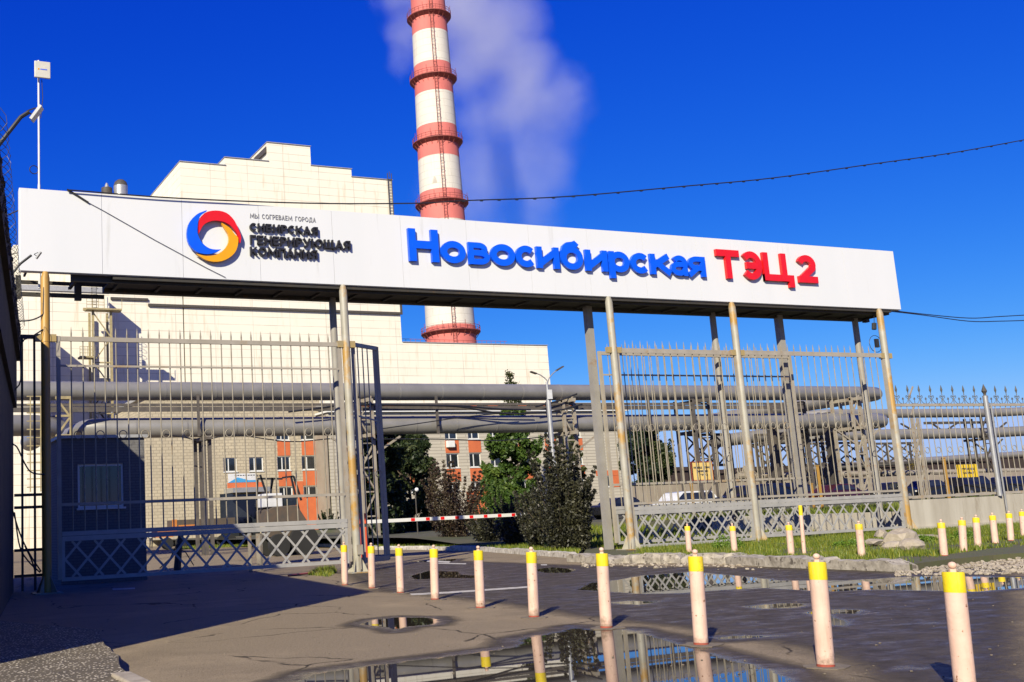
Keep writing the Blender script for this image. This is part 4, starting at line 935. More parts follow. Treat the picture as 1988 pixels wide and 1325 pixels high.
# centre of axis is not exactly on a fixed pixel line; galleries
for i, y in enumerate(rings_y):
    z = zpx(y); r = crad(z); m = MB(); m.lathe((cx, YC, z), [(r+.02, -.9), (r+1.25, -.1), (r+1.25, .12), (r+.02, .14)], 56)
    gal = build('gallery', m, 'galred', ch)
    m = MB(); m.ring((cx, YC, z+1.35), r+1.2, .06, 56, 4, 'Z'); m.ring((cx, YC, z+.75), r+1.2, .045, 56, 4, 'Z')
    for k in range(32): a = 2*pi*k/32; m.beam((cx+cos(a)*(r+1.2), YC+sin(a)*(r+1.2), z+.1), (cx+cos(a)*(r+1.2), YC+sin(a)*(r+1.2), z+(1.4 if k % 4 else 2.3)), .08)
    for k in range(24): a = 2*pi*k/24; m.beam((cx+cos(a)*(r+1.1), YC+sin(a)*(r+1.1), z-.15), (cx+cos(a)*(r+.05), YC+sin(a)*(r+.05), z-1.6), .09)
    build('railing', m, 'galred', gal)
m = MB(); aa = RAD(248); zt = zpx(-250)
def cp(z, da, ex): r = crad(z)+ex; return (cx+cos(aa+da/r)*r, YC+sin(aa+da/r)*r, z)
for da in (-.4, .4): m.tube([cp(z, da, .35) for z in (0, zt)], .07, 5)
z = zlow
while z < zpx(-60):
    m.beam(cp(z, -.4, .35), cp(z, .4, .35), .07); 
    if int(z*10) % 3 == 0: m.ring((cp(z, 0, .75)), .42, .04, 8, 4, 'Z')
    z += .8
build('ladder', m, 'galred', ch)

# ------------------------------------------------------------------ smoke
def smoke():
    Ys = 300.0
    blobs = [(905,160,45,.8),(915,230,45,.7),(925,300,50,.6),(1100,180,45,.6),(800,60,45,1.0),(780,-10,50,1),(900,20,85,1.2),(930,100,75,1.1),(985,40,70,.9),(900,150,50,.7),(1000,130,75,.9),(1010,200,80,.8),(1080,210,60,.75),(970,230,60,.6),(1050,280,70,.6),(960,330,80,.55),(1050,350,60,.5),(900,380,80,.4),(1010,420,70,.3),(780,120,30,.5)]
    X0 = AX(660, 200, Ys); X1 = AX(1250, 200, Ys); Z0 = AZ(900, 560, Ys); Z1 = AZ(900, -60, Ys)
    mb = MB(); mb.box(X0, X1, Ys-14, Ys+14, Z0, Z1)
    m = bpy.data.materials.new('smoke'); m.use_nodes = True; n = m.node_tree; n.nodes.clear()
    o = nn(n, 'ShaderNodeOutputMaterial'); pv_ = nn(n, 'ShaderNodeVolumePrincipled'); n.links.new(pv_.outputs[0], o.inputs['Volume'])
    pv_.inputs['Color'].default_value = (.97, .97, .98, 1); pv_.inputs['Anisotropy'].default_value = .1
    v = posnode(n); 
    # warp
    nz = nn(n, 'ShaderNodeTexNoise'); nz.inputs['Scale'].default_value = .085; nz.inputs['Detail'].default_value = 3; n.links.new(v, nz.inputs['Vector'])
    sub = nn(n, 'ShaderNodeVectorMath', operation='SUBTRACT'); n.links.new(nz.outputs['Color'], sub.inputs[0]); sub.inputs[1].default_value = (.5, .5, .5)
    sc = nn(n, 'ShaderNodeVectorMath', operation='SCALE'); n.links.new(sub.outputs[0], sc.inputs[0]); sc.inputs['Scale'].default_value = 13
    ad = nn(n, 'ShaderNodeVectorMath', operation='ADD'); n.links.new(v, ad.inputs[0]); n.links.new(sc.outputs[0], ad.inputs[1])
    tot = None
    for px, py, r, w_ in blobs:
        c = A(px, py, Ys); R_ = r*Ys/FPX*1.5
        ds = nn(n, 'ShaderNodeVectorMath', operation='DISTANCE'); n.links.new(ad.outputs[0], ds.inputs[0]); ds.inputs[1].default_value = tuple(c)
        mr = nn(n, 'ShaderNodeMapRange', interpolation_type='SMOOTHSTEP'); mr.inputs['From Min'].default_value = R_*1.15; mr.inputs['From Max'].default_value = R_*.25; mr.inputs['To Max'].default_value = w_
        n.links.new(ds.outputs['Value'], mr.inputs['Value'])
        if tot is None: tot = mr.outputs[0]
        else:
            mx = nn(n, 'ShaderNodeMath', operation='MAXIMUM'); n.links.new(tot, mx.inputs[0]); n.links.new(mr.outputs[0], mx.inputs[1]); tot = mx.outputs[0]
    fn = noise(n, v, .05, 4, .6); fr = nn(n, 'ShaderNodeMapRange'); fr.inputs['From Min'].default_value = .3; fr.inputs['From Max'].default_value = .75; fr.inputs['To Min'].default_value = .45; fr.inputs['To Max'].default_value = 1.5
    n.links.new(fn, fr.inputs['Value'])
    ml = nn(n, 'ShaderNodeMath', operation='MULTIPLY'); n.links.new(tot, ml.inputs[0]); n.links.new(fr.outputs[0], ml.inputs[1])
    m2_ = nn(n, 'ShaderNodeMath', operation='MULTIPLY'); n.links.new(ml.outputs[0], m2_.inputs[0]); m2_.inputs[1].default_value = .030
    n.links.new(m2_.outputs[0], pv_.inputs['Density']); M['smoke'] = m
    tag(build('smoke_plume', mb, 'smoke'), 'thin pale smoke drifting behind the red and white chimney', 'smoke', kind='stuff')
smoke()

# ------------------------------------------------------------------ pipes
YPI = 62.0
def pipe(pts, r, label, mat='pipe', band=3.0, n=28):
    o = thing('steam_pipe', label, 'pipe', pts[0]); m = MB(); m.tube(pts, r, n); build('cladding', m, mat, o, True)
    m = MB(); L = 0
    for a, b in zip(pts[:-1], pts[1:]):
        a = Vector(a); b = Vector(b); d = b-a; k = int(d.length/band)
        for i in range(k): p = a+d*((i+.5)/k); m.tube([p-d.normalized()*.05, p+d.normalized()*.05], r+.012, n)
    if m.v: build('clamp_band', m, mat, o, True, split=True)
    return o
def axisz(x, yt, yb, Y): return (AZ(x, yt, Y)+AZ(x, yb, Y))/2
z1 = np.mean([axisz(300, 738.5, 775.5, YPI), axisz(1100, 747, 778, YPI), axisz(1650, 752, 781, YPI)]); r1 = 17.8*YPI/FPX*1.04
xs0 = AX(10, 757, YPI); xe1 = AX(1712, 766, YPI)
pipe([(xs0-8, YPI, z1), (xe1-1.5, YPI, z1), (xe1-.4, YPI+.3, z1), (xe1, YPI+1.2, z1), (xe1+.8, YPI+22, z1)], r1, 'upper thick grey clad pipe running the width of the site behind the gates')
z2 = np.mean([axisz(300, 809, 848.5, YPI), axisz(1000, 808, 841, YPI), axisz(1600, 803, 835, YPI)]); r2 = 19.0*YPI/FPX*1.04
xs2 = AX(150, 829, YPI); xe2 = AX(1722, 818, YPI)
pipe([(xs2+.6, YPI+14, z2), (xs2+.6, YPI+1.2, z2), (xs2+.9, YPI+.3, z2), (xs2+1.8, YPI, z2), (xe2-1.5, YPI, z2), (xe2-.4, YPI+.3, z2), (xe2, YPI+1.2, z2), (xe2+.8, YPI+20, z2)], r2, 'lower thick grey clad pipe under the upper one, starting behind the guard booth')
zz = axisz(50, 811, 849, YPI); pipe([(xs0-8, YPI-1, zz), (AX(100, 829, YPI)-1, YPI-1, zz), (AX(104, 829, YPI), YPI-.4, zz), (AX(106, 829, YPI), YPI+10, zz)], r2, 'short grey clad pipe end behind the ochre gate post at far left')
YR = 76.0
for (yt, yb, lab) in ((794, 811.5, 'upper of two thin grey pipes seen through the spear topped fence'), (832.5, 853, 'lower of two thin grey pipes seen through the spear topped fence')):
    z = axisz(1800, yt, yb, YR); r_ = (yb-yt)/2*YR*1.38/FPX
    pipe([(AX(1560, (yt+yb)/2, YR), YR+5, z), (AX(1600, (yt+yb)/2, YR), YR, z), (AX(1925, (yt+yb)/2, YR), YR, z), (AX(2060, (yt+yb)/2, YR), YR-1.5, z+.2)], r_, lab)
YR2 = 98; z = axisz(1900, 880, 888, YR2); pipe([(AX(1550, 900, YR2), YR2, z-1.0), (AX(1990, 884, YR2), YR2, z), (AX(2060, 884, YR2), YR2, z)], .4, 'lowest thin pipe far behind the spear topped fence at right')
# cable tray between the pipes
tr_ = thing('cable_tray', 'dark cable tray with twin rails between the two thick pipes', 'cable tray', (AX(700, 800, YPI), YPI-.9, 8))
m = MB(); YTt = YPI-.9
for yy, hh in ((786, .16), (794, .28)):
    z = AZ(600, yy, YTt); m.box(AX(25, 800, YTt), AX(1560, 800, YTt), YTt-.05, YTt+.05, z-hh/2, z+hh/2)
build('rails', m, 'tray', tr_)
m = MB()
for L in ([(700,785),(850,788),(900,791),(950,800),(1000,804),(1080,798),(1130,785)], [(700,787),(880,788),(960,794),(1030,796)], [(560,800),(640,790),(660,783)], [(1040,790),(1085,778),(1120,765)], [(740,833),(830,820),(900,810),(1000,800)], [(320,843),(360,850),(390,857),(410,852),(460,845),(560,858),(640,852)], [(700,853),(850,853),(960,856),(1040,850),(1085,842)]):
    m.tube([A(x, y, YTt-.4) for x, y in cr(L, 16)], .06 if L[0][1] < 830 else .035, 5)
build('cables', m, 'wire', tr_)
m = MB()
for i, px_ in enumerate((385, 848, 1260)): z = AZ(px_, 795, YTt); x = AX(px_, 795, YTt); m.beam((x, YTt, z-1.6), (x, YTt, z+.9), .14)
build('hanger', m, 'tray', tr_, split=True)
# trestles carrying the pipes
def trestle(px_, w_, Y, mat, label, ztop, lat=True):
    x = AX(px_, 850, Y); o = thing('pipe_trestle', label, 'trestle', (x, Y, 0), 'trestles carrying the pipes')
    m = MB()
    for dx in (-w_/2, w_/2):
        for dy in (-.9, .9): m.beam((x+dx, Y+dy, 0), (x+dx, Y+dy, ztop), .2, .2)
    build('column', m, mat, o, split=True)
    m = MB(); z = .3; k = 0
    while z < ztop-w_ and lat:
        a, b = (-w_/2, w_/2) if k % 2 else (w_/2, -w_/2); m.beam((x+a, Y-.9, z), (x+b, Y-.9, z+1.5), .09); m.beam((x-w_/2, Y-.9, z), (x+w_/2, Y-.9, z), .09); z += 1.5; k += 1
    for zc_ in (z2-r2-.14, z1-r1-.14):
        if zc_ < ztop: m.beam((x, Y-1.6, zc_), (x, Y+1.6, zc_), .3, .24); m.beam((x-w_/2-.1, Y-.9, zc_-.01), (x+w_/2+.1, Y-.9, zc_-.01), .18, .18)
    if w_ < 1.4 and lat:
        for s in (-1, 1): m.beam((x, Y-.8, z2-r2-1.6), (x+s*2.4, Y-.8, z2-r2-.2), .12)
    build('bracing', m, mat, o)
trestle(1093, .85, YPI, 'truss', 'beige lattice trestle under the pipes beside the double street lamp', z1-r1)
trestle(392, .35, YPI, 'tray', 'slim dark trestle under the lower pipe behind the left gate', z2-r2, False)
trestle(700, .9, YPI, 'truss', 'beige trestle under the pipes right of the middle gate post', z1-r1)
trestle(1350, 1.5, YPI, 'tray', 'dark braced trestle behind the first right fence panel', z1-r1)
trestle(1535, 1.6, YPI+2, 'tray', 'dark wide trestle behind the second right fence panel', z1-r1)
trestle(1650, .9, YPI-1, 'truss', 'beige column trestle near the bend of the upper pipe', z1-r1)
trestle(1590, 1.4, YPI+10, 'tray', 'dark trestle standing farther back at the pipe bend', z1-r1)
trestle(1480, 1.2, YPI+14, 'tray', 'dark far trestle left of the others at the pipe bend', z2)
trestle(1900, 1.0, YR, 'duct', 'dark column trestle under the two thin pipes behind the fence', AZ(1900, 812, YR))
trestle(1893, .9, YPI-12, 'truss', 'rusty twin column trestle close behind the spear topped fence', AZ(1893, 815, YPI-12)) if False else None
x = AX(1896, 820, 60)
m = MB(); xm = AX(1898, 780, YR); za = AZ(1898, 812, YR); zb = AZ(1898, 852, YR)
pr = thing('pipe_bracing', 'dark braced girder between the two thin pipes behind the fence', 'girder', (AX(1860, 820, YR), YR, za))
m.box(AX(1790, 815, YR), AX(1925, 815, YR), YR-.3, YR-.1, za-.6, za-.35)
for a, b in ((1745, 1770), (1805, 1825), (1855, 1835), (1950, 1935)): m.beam((AX(a, 820, YR), YR-.2, za-.5), (AX(b, 840, YR), YR-.2, zb+.9), .14)
build('girder', m, 'duct', pr)
m = MB()
for px_ in (1775, 1786): x = AX(px_, 850, 58); m.beam((x, 58, 0), (x, 58, AZ(px_, 812, 58)), .17)
for i in range(7): z = 1+i*1.3; m.beam((AX(1775, 850, 58), 58, z), (AX(1786, 850, 58), 58, z+.9), .09)
tag(build('pipe_trestle', m, 'truss'), 'rusty twin column trestle just right of the last gate post', 'trestle', 'trestles carrying the pipes')
for k, (pa, pb, ya, yb, Yg_, lab) in enumerate([(1335, 1420, 845, 905, 66, 'dark braced girder behind the cream notice'), (1470, 1560, 845, 915, 72, 'dark braced girder left of the last trestles'), (1560, 1700, 862, 905, 70, 'dark braced girder below the pipe bend'), (1700, 1790, 862, 900, 74, 'dark braced girder right of the pipe bend')]):
    m = MB(); za_, zb_ = AZ(pa, yb, Yg_), AZ(pa, ya, Yg_); xa_, xb_ = AX(pa, 880, Yg_), AX(pb, 880, Yg_); n_ = max(2, round((xb_-xa_)/1.6))
    for i in range(n_+1):
        x = xa_+(xb_-xa_)*i/n_; m.beam((x, Yg_, 0 if i in (0, n_) else za_), (x, Yg_, zb_), .14)
        if i < n_:
            x2 = xa_+(xb_-xa_)*(i+1)/n_; zm = (za_+zb_)/2
            for a_, b_ in ((za_, zm), (zm, zb_)): m.beam((x, Yg_, a_), (x2, Yg_, b_), .10); m.beam((x, Yg_+.12, b_), (x2, Yg_+.12, a_), .10)
    for z_ in (za_, zb_): m.beam((xa_, Yg_, z_), (xb_, Yg_, z_), .2)
    tag(build('pipe_bracing', m, 'duct', loc=((xa_+xb_)/2, Yg_, 0)), lab, 'girder', 'braced girders among the trestles')
for k, (px_, Yt_) in enumerate([(1500, 68), (1548, 68), (1612, 66)]):
    x = AX(px_, 850, Yt_); m = MB(); m.box(x-.28, x+.28, Yt_-.28, Yt_+.28, 0, z2+.2); m.box(x-.5, x+.5, Yt_-.5, Yt_+.5, z2+.203, z2+.5); m.box(x-.45, x+.45, Yt_-.45, Yt_+.45, 0.05, .9)
    tag(build('pipe_column', m, 'duct', loc=(x, Yt_, 0)), ['leftmost of three stout dark columns under the pipe bend', 'middle one of three stout dark columns under the pipe bend', 'rightmost of three stout dark columns under the pipe bend'][k], 'column', 'stout columns under the pipe bend')
# ochre ladder frame left behind post
YL = 52; lf = thing('ladder_frame', 'pale steel ladder and bracket frame behind the ochre gate post', 'ladder', (AX(68, 1000, YL), YL, 0)); m = MB()
for px_ in (59, 79): m.beam((AX(px_, 900, YL), YL, AZ(70, 955, YL)), (AX(px_, 800, YL), YL, AZ(70, 771, YL)), .05)
for i in range(12): z = AZ(70, 771+i*16, YL); m.box(AX(52, 850, YL), AX(80, 850, YL), YL-.03, YL+.03, z, z+.05)
build('ladder', m, 'ladder', lf)
m = MB(); a, b = AX(108, 800, YL), AX(135, 800, YL); zt, zbm = AZ(120, 772, YL), AZ(120, 848, YL)
m.box(a, b+.1, YL-.06, YL+.06, zt-.08, zt+.06); m.box(b, b+.13, YL-.06, YL+.06, zbm, zt-.08); m.box(a, b, YL-.06, YL+.06, zbm, zbm+.1); m.beam((a, YL, zt), (b, YL, zt-.9), .09); m.box(a, b, YL-.06, YL+.06, (zt+zbm)/2, (zt+zbm)/2+.1); m.beam((a, YL, zbm), (b, YL, zbm+.9), .09); build('bracket', m, 'ladder', lf)

# ------------------------------------------------------------------ brick office
YO = 104.0; YW = 101.0
of = thing('brick_office', 'grey brick office block with terracotta panels below its windows', 'building', (AX(500, 1040, YO), YO, 0))
def wallwin(mw, x0, x1, zt, Yf, wins, thick=.4):
    xsb = sorted(set([x0, x1]+[w_[0] for w_ in wins]+[w_[1] for w_ in wins]))
    for a, b in zip(xsb[:-1], xsb[1:]):
        c = (a+b)/2; ws = sorted([w_ for w_ in wins if w_[0] < c < w_[1]], key=lambda q: q[2]); z = 0
        for w_ in ws: mw.box(a, b, Yf, Yf+thick, z, w_[2]); z = w_[3]
        mw.box(a, b, Yf, Yf+thick, z, zt)
def window(x0, x1, z0, z1, Yf, par):
    m = MB(); t = .10
    m.box(x0, x1, Yf+.12, Yf+.20, z0, z0+t); m.box(x0, x1, Yf+.12, Yf+.20, z1-t, z1); m.box(x0, x0+t, Yf+.12, Yf+.20, z0+t, z1-t); m.box(x1-t, x1, Yf+.12, Yf+.20, z0+t, z1-t)
    xm = x0+(x1-x0)*.38; m.box(xm-.05, xm+.05, Yf+.11, Yf+.19, z0+t, z1-t); m.box(x0-.06, x1+.06, Yf-.1, Yf+.12, z0-.08, z0)
    wf_ = build('window', m, 'white', par); m = MB(); m.box(x0+t, x1-t, Yf+.15, Yf+.17, z0+t, z1-t); build('pane', m, 'glass', wf_)
def ZO(y, x=500, Y=YO): return AZ(x, y, Y)
z2t, z2b = ZO(888), ZO(915); z3t, z3b = ZO(832), ZO(855, 560); z1t, z1b = ZO(946, 560), ZO(965, 560)
wl = []
for a, b in ((434, 460), (484, 511), (538.5, 564), (586, 613)): wl.append((AX(a, 900, YO), AX(b, 900, YO), z2b, z2t))
for a, b in ((538.5, 564), (586, 613)): wl.append((AX(a, 900, YO), AX(b, 900, YO), z3b, z3t)); wl.append((AX(a, 900, YO)+.1, AX(b, 900, YO)+.1, z1b, z1t))
door = (AX(440, 1000, YO), AX(505, 1000, YO), .02, ZO(960, 470)); wins = wl
mw = MB(); xo0, xo1 = AX(285, 900, YO), AX(626, 900, YO); zroof = AZ(500, 772, YO)
wallwin(mw, xo0, xo1, zroof, YO, wins+[door]); mw.box(xo0, xo0+.3, YO+.4, YO+14, 0, zroof); mw.box(xo0+.3, xo1, YO+13.6, YO+14, 0, zroof)
build('wall', mw, 'office', of)
for w_ in wins: window(w_[0], w_[1], w_[2], w_[3], YO, of)
m = MB()
for a, b in ((538.5, 563), (585.5, 612)):
    xa, xb = AX(a, 870, YO), AX(b, 870, YO); m.box(xa, xb, YO-.04, YO-.003, z2t+.1, z3b-.1); m.box(xa, xb, YO-.04, YO-.003, z1t+.1, z2b-.12)
m.box(AX(565, 870, YO), AX(585, 870, YO), YO-.04, YO-.003, z1t-.9, ZO(935, 575)); m.box(AX(560, 870, YO), AX(618, 870, YO), YO-.05, YO-.005, .2, z1b-.1)
m.box(AX(436, 940, YO), AX(505, 940, YO), YO-.9, YO-.85, ZO(948, 470), ZO(938, 470)); build('terracotta_panel', m, 'terracotta', of, split=True)
m = MB(); m.box(AX(280, 800, YO)-.2, xo1+.3, YO-.3, YO+14.3, zroof, zroof+.3); build('roof', m, 'plantcap', of)
m = MB(); m.box(AX(434, 950, YO), AX(508, 950, YO), YO-3, YO-.01, ZO(958, 470), ZO(949, 470)); build('canopy', m, 'galv', of)
m = MB(); m.box(door[0], door[1], YO+.2, YO+.25, 0, door[3]); m.box(AX(412, 1000, YO), AX(436, 1000, YO), YO-2.8, YO-2.6, 0, ZO(960, 470)); build('door', m, 'glass', of, split=True)
m = MB(); a, b = AX(442, 925, YO), AX(496, 925, YO); m.box(a, b, YO-.12, YO-.08, ZO(937, 470), ZO(920, 470)); bn = build('banner', m, 'banner', of)
m = MB(); m.prism([(a, ZO(937, 470)), (a+1.0, ZO(927, 470)), (a+2.2, ZO(933, 470)), (b, ZO(933, 470)), (b, ZO(937, 470))], YO-.13, YO-.123); build('blue_wave', m, 'bannerblue', bn)
m = MB()
for i in range(9): m.box(a+.7+i*.28, a+.9+i*.28, YO-.127, YO-.122, ZO(924.5, 470), ZO(922.5, 470))
build('writing', m, 'ink', bn)
m = MB(); m.tube([(AX(628, 860, YO-.2), YO-.25, ZO(1020, 600)), (AX(628, 860, YO-.2), YO-.25, zroof)], .14, 8); build('drainpipe', m, 'galv', of)
# right wing
wg = thing('brick_office_wing', 'long brick office wing with terracotta columns of windows behind the trees', 'building', (AX(900, 1040, YW), YW, 0))
def ZW(y): return AZ(900, y, YW)
cols = [(659, 683), (705, 728), (749, 771), (794, 817), (866, 890), (911, 933), (952, 974), (1008, 1030), (1060, 1080), (1112, 1131)]
wins = []; rows = [(ZW(853), ZW(823)), (ZW(908), ZW(881)), (ZW(953), ZW(937))]
for a, b in cols:
    for (zb_, zt_) in rows: wins.append((AX(a, 880, YW), AX(b, 880, YW), zb_, zt_))
lowwins = [(AX(1162, 930, YW), AX(1185, 930, YW), AZ(1170, 946, YW), AZ(1170, 925, YW))]
xw0, xw1 = AX(640, 880, YW), AX(1221, 880, YW); zwr = AZ(900, 800, YW)
mw = MB(); wallwin(mw, xw0, xw1, zwr, YW, wins+lowwins); mw.box(xw0, xw0+.3, YW+.4, YW+15, 0, zwr); mw.box(xw1-.3, xw1, YW+.4, YW+15, 0, zwr); build('wall', mw, 'officestrip', wg)
for w_ in wins+lowwins: window(w_[0], w_[1], w_[2], w_[3], YW, wg)
m = MB()
for a, b in cols:
    xa, xb = AX(a, 880, YW)-.05, AX(b, 880, YW)+.1; m.box(xa, xb, YW-.04, YW-.003, rows[1][1]+.1, rows[0][0]-.12); m.box(xa, xb, YW-.04, YW-.003, rows[2][1]+.1, rows[1][0]-.12); m.box(xa+.1, xb-.3, YW-.25, YW+.5, zwr+.21, zwr+.75)
m.box(AX(931, 900, YW)+.15, AX(952, 900, YW)-.1, YW-.042, YW-.004, rows[2][0]-1.8, ZW(918)); m.box(AX(905, 950, YW), AX(985, 950, YW), YW-.045, YW-.005, .3, rows[2][0]-.12)
m.box(AX(1158, 930, YW), AX(1201, 930, YW), YW-.04, YW-.003, AZ(1170, 924, YW), AZ(1170, 914, YW)); m.box(AX(1187, 930, YW), AX(1201, 930, YW), YW-.04, YW-.003, AZ(1170, 947, YW), AZ(1170, 924.4, YW)); build('terracotta_panel', m, 'terracotta', wg, split=True)
m = MB(); m.box(xw0-.2, xw1+.3, YW-.35, YW+15.2, zwr, zwr+.2); m.box(xw0-.2, xw1+.3, YW-.3, YW+15.2, zwr+.76, zwr+.95); build('roof', m, 'white', wg)
for px_, py_ in ((872, 863), (956, 853)):
    m = MB(); x = AX(px_, py_, YW); z = AZ(px_, py_, YW); m.box(x-.45, x+.45, YW-.5, YW-.06, z-.35, z+.35); build('air_conditioner', m, 'white', wg, bevel=.04)
# grey shed between blocks
m = MB(); m.box(AX(638, 950, YW)-.02, AX(640, 950, YW), YW+.01, YW+3, 0, zwr*.98); build('side_wall', m, 'farconc', wg)

# ------------------------------------------------------------------ trees and shrubs
def tree(name, label, cat, px_, ytop, ybot, wpx, Y, mat, n, size, group=None, trunk=True, shape='round', seed=0, ybase=None, dens=22, rn=.45, pieces=46):
    random.seed(seed); b = A(px_, ybot, Y); t = A(px_, ytop, Y); cxx = (b[0]); h = t[2]-b[2]; R_ = wpx/2*Y*1.12/FPX
    o = thing(name, label, cat, (cxx, Y, 0), group)
    m = MB(); m.tube([(cxx, Y, 0), (cxx+.1, Y, b[2]+h*.3), (cxx, Y+.05, b[2]+h*.85)], [max(.05, R_*.09), max(.04, R_*.06), .015], 8)
    brs = []
    for i in range(10):
        z = b[2]+h*(.1+.7*random.random()); a = random.random()*6.28; L = R_*.75
        m.tube([(cxx, Y, z), (cxx+cos(a)*L*.5, Y+sin(a)*L*.5, z+h*.06), (cxx+cos(a)*L, Y+sin(a)*L, z+h*.14)], [R_*.035+.01, R_*.02+.008, .008], 5)
    build('trunk', m, 'bark', o, True)
    f = newleaf(); n = int(n*2.2); pieces = int(pieces*1.8)
    for i in range(pieces):
        v = random.random(); z = b[2]+h*v
        if shape == 'cone': pr_ = R_*(1-v)**.75+.05*R_
        elif shape == 'col': pr_ = R_*math.sin(pi*min(1, v*.85+.12))**.6
        else: pr_ = R_*math.sin(pi*(.08+.84*v))**.55
        a = random.random()*6.28; q = pr_*random.random()**.5; c = (cxx+cos(a)*q, Y+sin(a)*q, z)
        s = R_*random.uniform(.14, .36); k = rn+random.gauss(0, .16)
        leafcloud(f, c, (s, s, s*random.uniform(.7, 1.2)), n//pieces, size, k)
        if random.random() < .35:
            leafcloud(f, (c[0]+cos(a)*s, c[1]+sin(a)*s, c[2]+s*.5), (s*.4, s*.4, s*.9), n//pieces//4, size*.9, k+.1)
    build('crown', f, mat, o); return o
tree('tree', 'dark green tree behind the open wicket gate', 'tree', 738, 836, 1060, 110, 66, 'leafdark', 9000, .17, seed=1, group=None)
tree('tree', 'dark green tree before the office wing, left of the sunlit windows', 'tree', 800, 842, 1050, 110, 72, 'leafdark', 9000, .17, seed=2)
tree('tree', 'bright green tree beside the beige trestle, rising past the lower pipe', 'tree', 1004, 806, 1030, 112, 76, 'leafgreen', 13000, .18, shape='col', seed=3, rn=.4, pieces=60)
tree('tree', 'thin treetop showing above the upper pipe behind the bright green tree', 'tree', 1004, 722, 900, 62, 90, 'leafolive', 1200, .15, shape='cone', seed=4)
tree('tree', 'dark bushy tree at the end of the office wing behind the first right panel', 'tree', 1262, 818, 965, 95, 84, 'leafdark', 11000, .2, seed=5, pieces=60)
tree('tree', 'small green tree between the trestle and the first right post', 'tree', 1118, 850, 990, 50, 70, 'leafolive', 3000, .15, seed=6)
def shrub(label, px_, ytop, ybase, wpx, mat, n, size, seed, stems=26, group=None, rn=.45):
    n = int(n*2.0); stems = int(stems*1.5); size *= 1.15
    random.seed(seed); b = G(px_, ybase, .12); Y = b[1]; t = A(px_, ytop, Y); h = t[2]-.12; R_ = wpx/2*Y*1.12/FPX
    o = thing('shrub', label, 'shrub', b, group); m = MB(); f = newleaf()
    for i in range(stems):
        a = random.random()*6.28; sp = random.random()**.8; L = h*(random.uniform(.68, 1.12) if sp < .5 else random.uniform(.50, 1.0)); ex, ey = cos(a)*R_*sp, sin(a)*R_*sp
        P = [Vector((b[0]+ex*q**.8*(1), b[1]+ey*q**.8, .1+L*q)) for q in (0, .35, .7, 1)]; m.tube(P, [.02, .016, .010, .004], 4)
        k = rn+random.gauss(0, .13)
        for q in np.linspace(.12, 1, 16):
            j = min(2, int(q*3)); u = q*3-j; c = P[j].lerp(P[j+1], min(1, u)); s = (.34 if q < .66 else .085)*h*.36*(1.1-q*.4)
            leafcloud(f, c, (s, s, s*.9), max(2, n//stems//16), size, k)
    build('stems', m, 'bark', o); build('foliage', f, mat, o); return o
shrub('tall dark purple leaved shrub right of the barrier arm tip', 1092, 866, 1068, 175, 'leafpurple', 11000, .055, 11, 34, 'purple leaved shrubs on the lawn')
shrub('dark purple shrub directly behind the barrier arm', 884, 905, 1058, 170, 'leafmaroon', 9000, .055, 12, 30, 'purple leaved shrubs on the lawn', .55)
shrub('low dark purple shrub between the two large ones', 1000, 965, 1060, 110, 'leafpurple', 6000, .05, 13, 22, 'purple leaved shrubs on the lawn')
shrub('low dark bush filling the gap left of the middle purple shrub', 948, 985, 1059, 95, 'leafpurple', 5000, .05, 31, 20, 'purple leaved shrubs on the lawn')
shrub('low dark bush against the left foot of the tall purple shrub', 1040, 958, 1064, 90, 'leafpurple', 5000, .05, 32, 22, 'purple leaved shrubs on the lawn')
shrub('dark shrub nearest the right gate leaf, at the end of the kerb', 1130, 935, 1068, 80, 'leafpurple', 5000, .05, 14, 22, 'purple leaved shrubs on the lawn')
shrub('dark purple shrub showing through the wicket gate', 742, 985, 1048, 70, 'leafmaroon', 4500, .05, 15, 18, 'purple leaved shrubs on the lawn')
shrub('yellow-green bush between the purple shrubs on the lawn', 968, 938, 1046, 60, 'leafgreen', 5000, .07, 16, 16, None, .3)
shrub('low maroon bush with orange tips beside the barrier post', 790, 1000, 1040, 70, 'leafmaroon', 3500, .05, 17, 16)
shrub('small green bush at the corner of the office, behind the left gate', 640, 993, 1044, 50, 'leafdark', 2500, .08, 18, 14)
shrub('pale leafy shrub seen through the narrow side gate', 34, 955, 1062, 36, 'leafpale', 1600, .07, 19, 12)
shrub('thin yellowing sapling behind the fence right of the last gate post', 1772, 888, 985, 34, 'leafyellow', 700, .06, 20, 7)
shrub('scrubby olive bush on the bank far behind the fence at right', 1905, 870, 950, 60, 'leafolive', 1800, .09, 21, 12)
random.seed(5)
for k, (px_, py_, w_, h_, lab) in enumerate([(1412,1068,60,38,'leafy green weeds at the foot of the lattice by a verge bollard'),(1660,1062,90,14,'low leafy weeds in the grass left of the boulder'),(1870,1050,60,22,'leafy weeds at the foot of the concrete wall behind the bollards'),(1795,1052,30,12,'small weeds between the boulder and the concrete wall')]):
    f = newleaf(); p = G(px_, py_, .14); rx = w_/2*p[1]*1.25/FPX; rz = h_*p[1]*1.25/FPX
    for i in range(30): a = random.random()*6.28; q = random.random()**.5; leafcloud(f, (p[0]+cos(a)*q*rx, p[1]+sin(a)*q*.4, .14+rz*random.random()*(1-q*.6)), (.12, .12, .1), 40, .035, .5)
    tag(build('weeds', f, 'weed', loc=tuple(p)), lab, 'weeds')

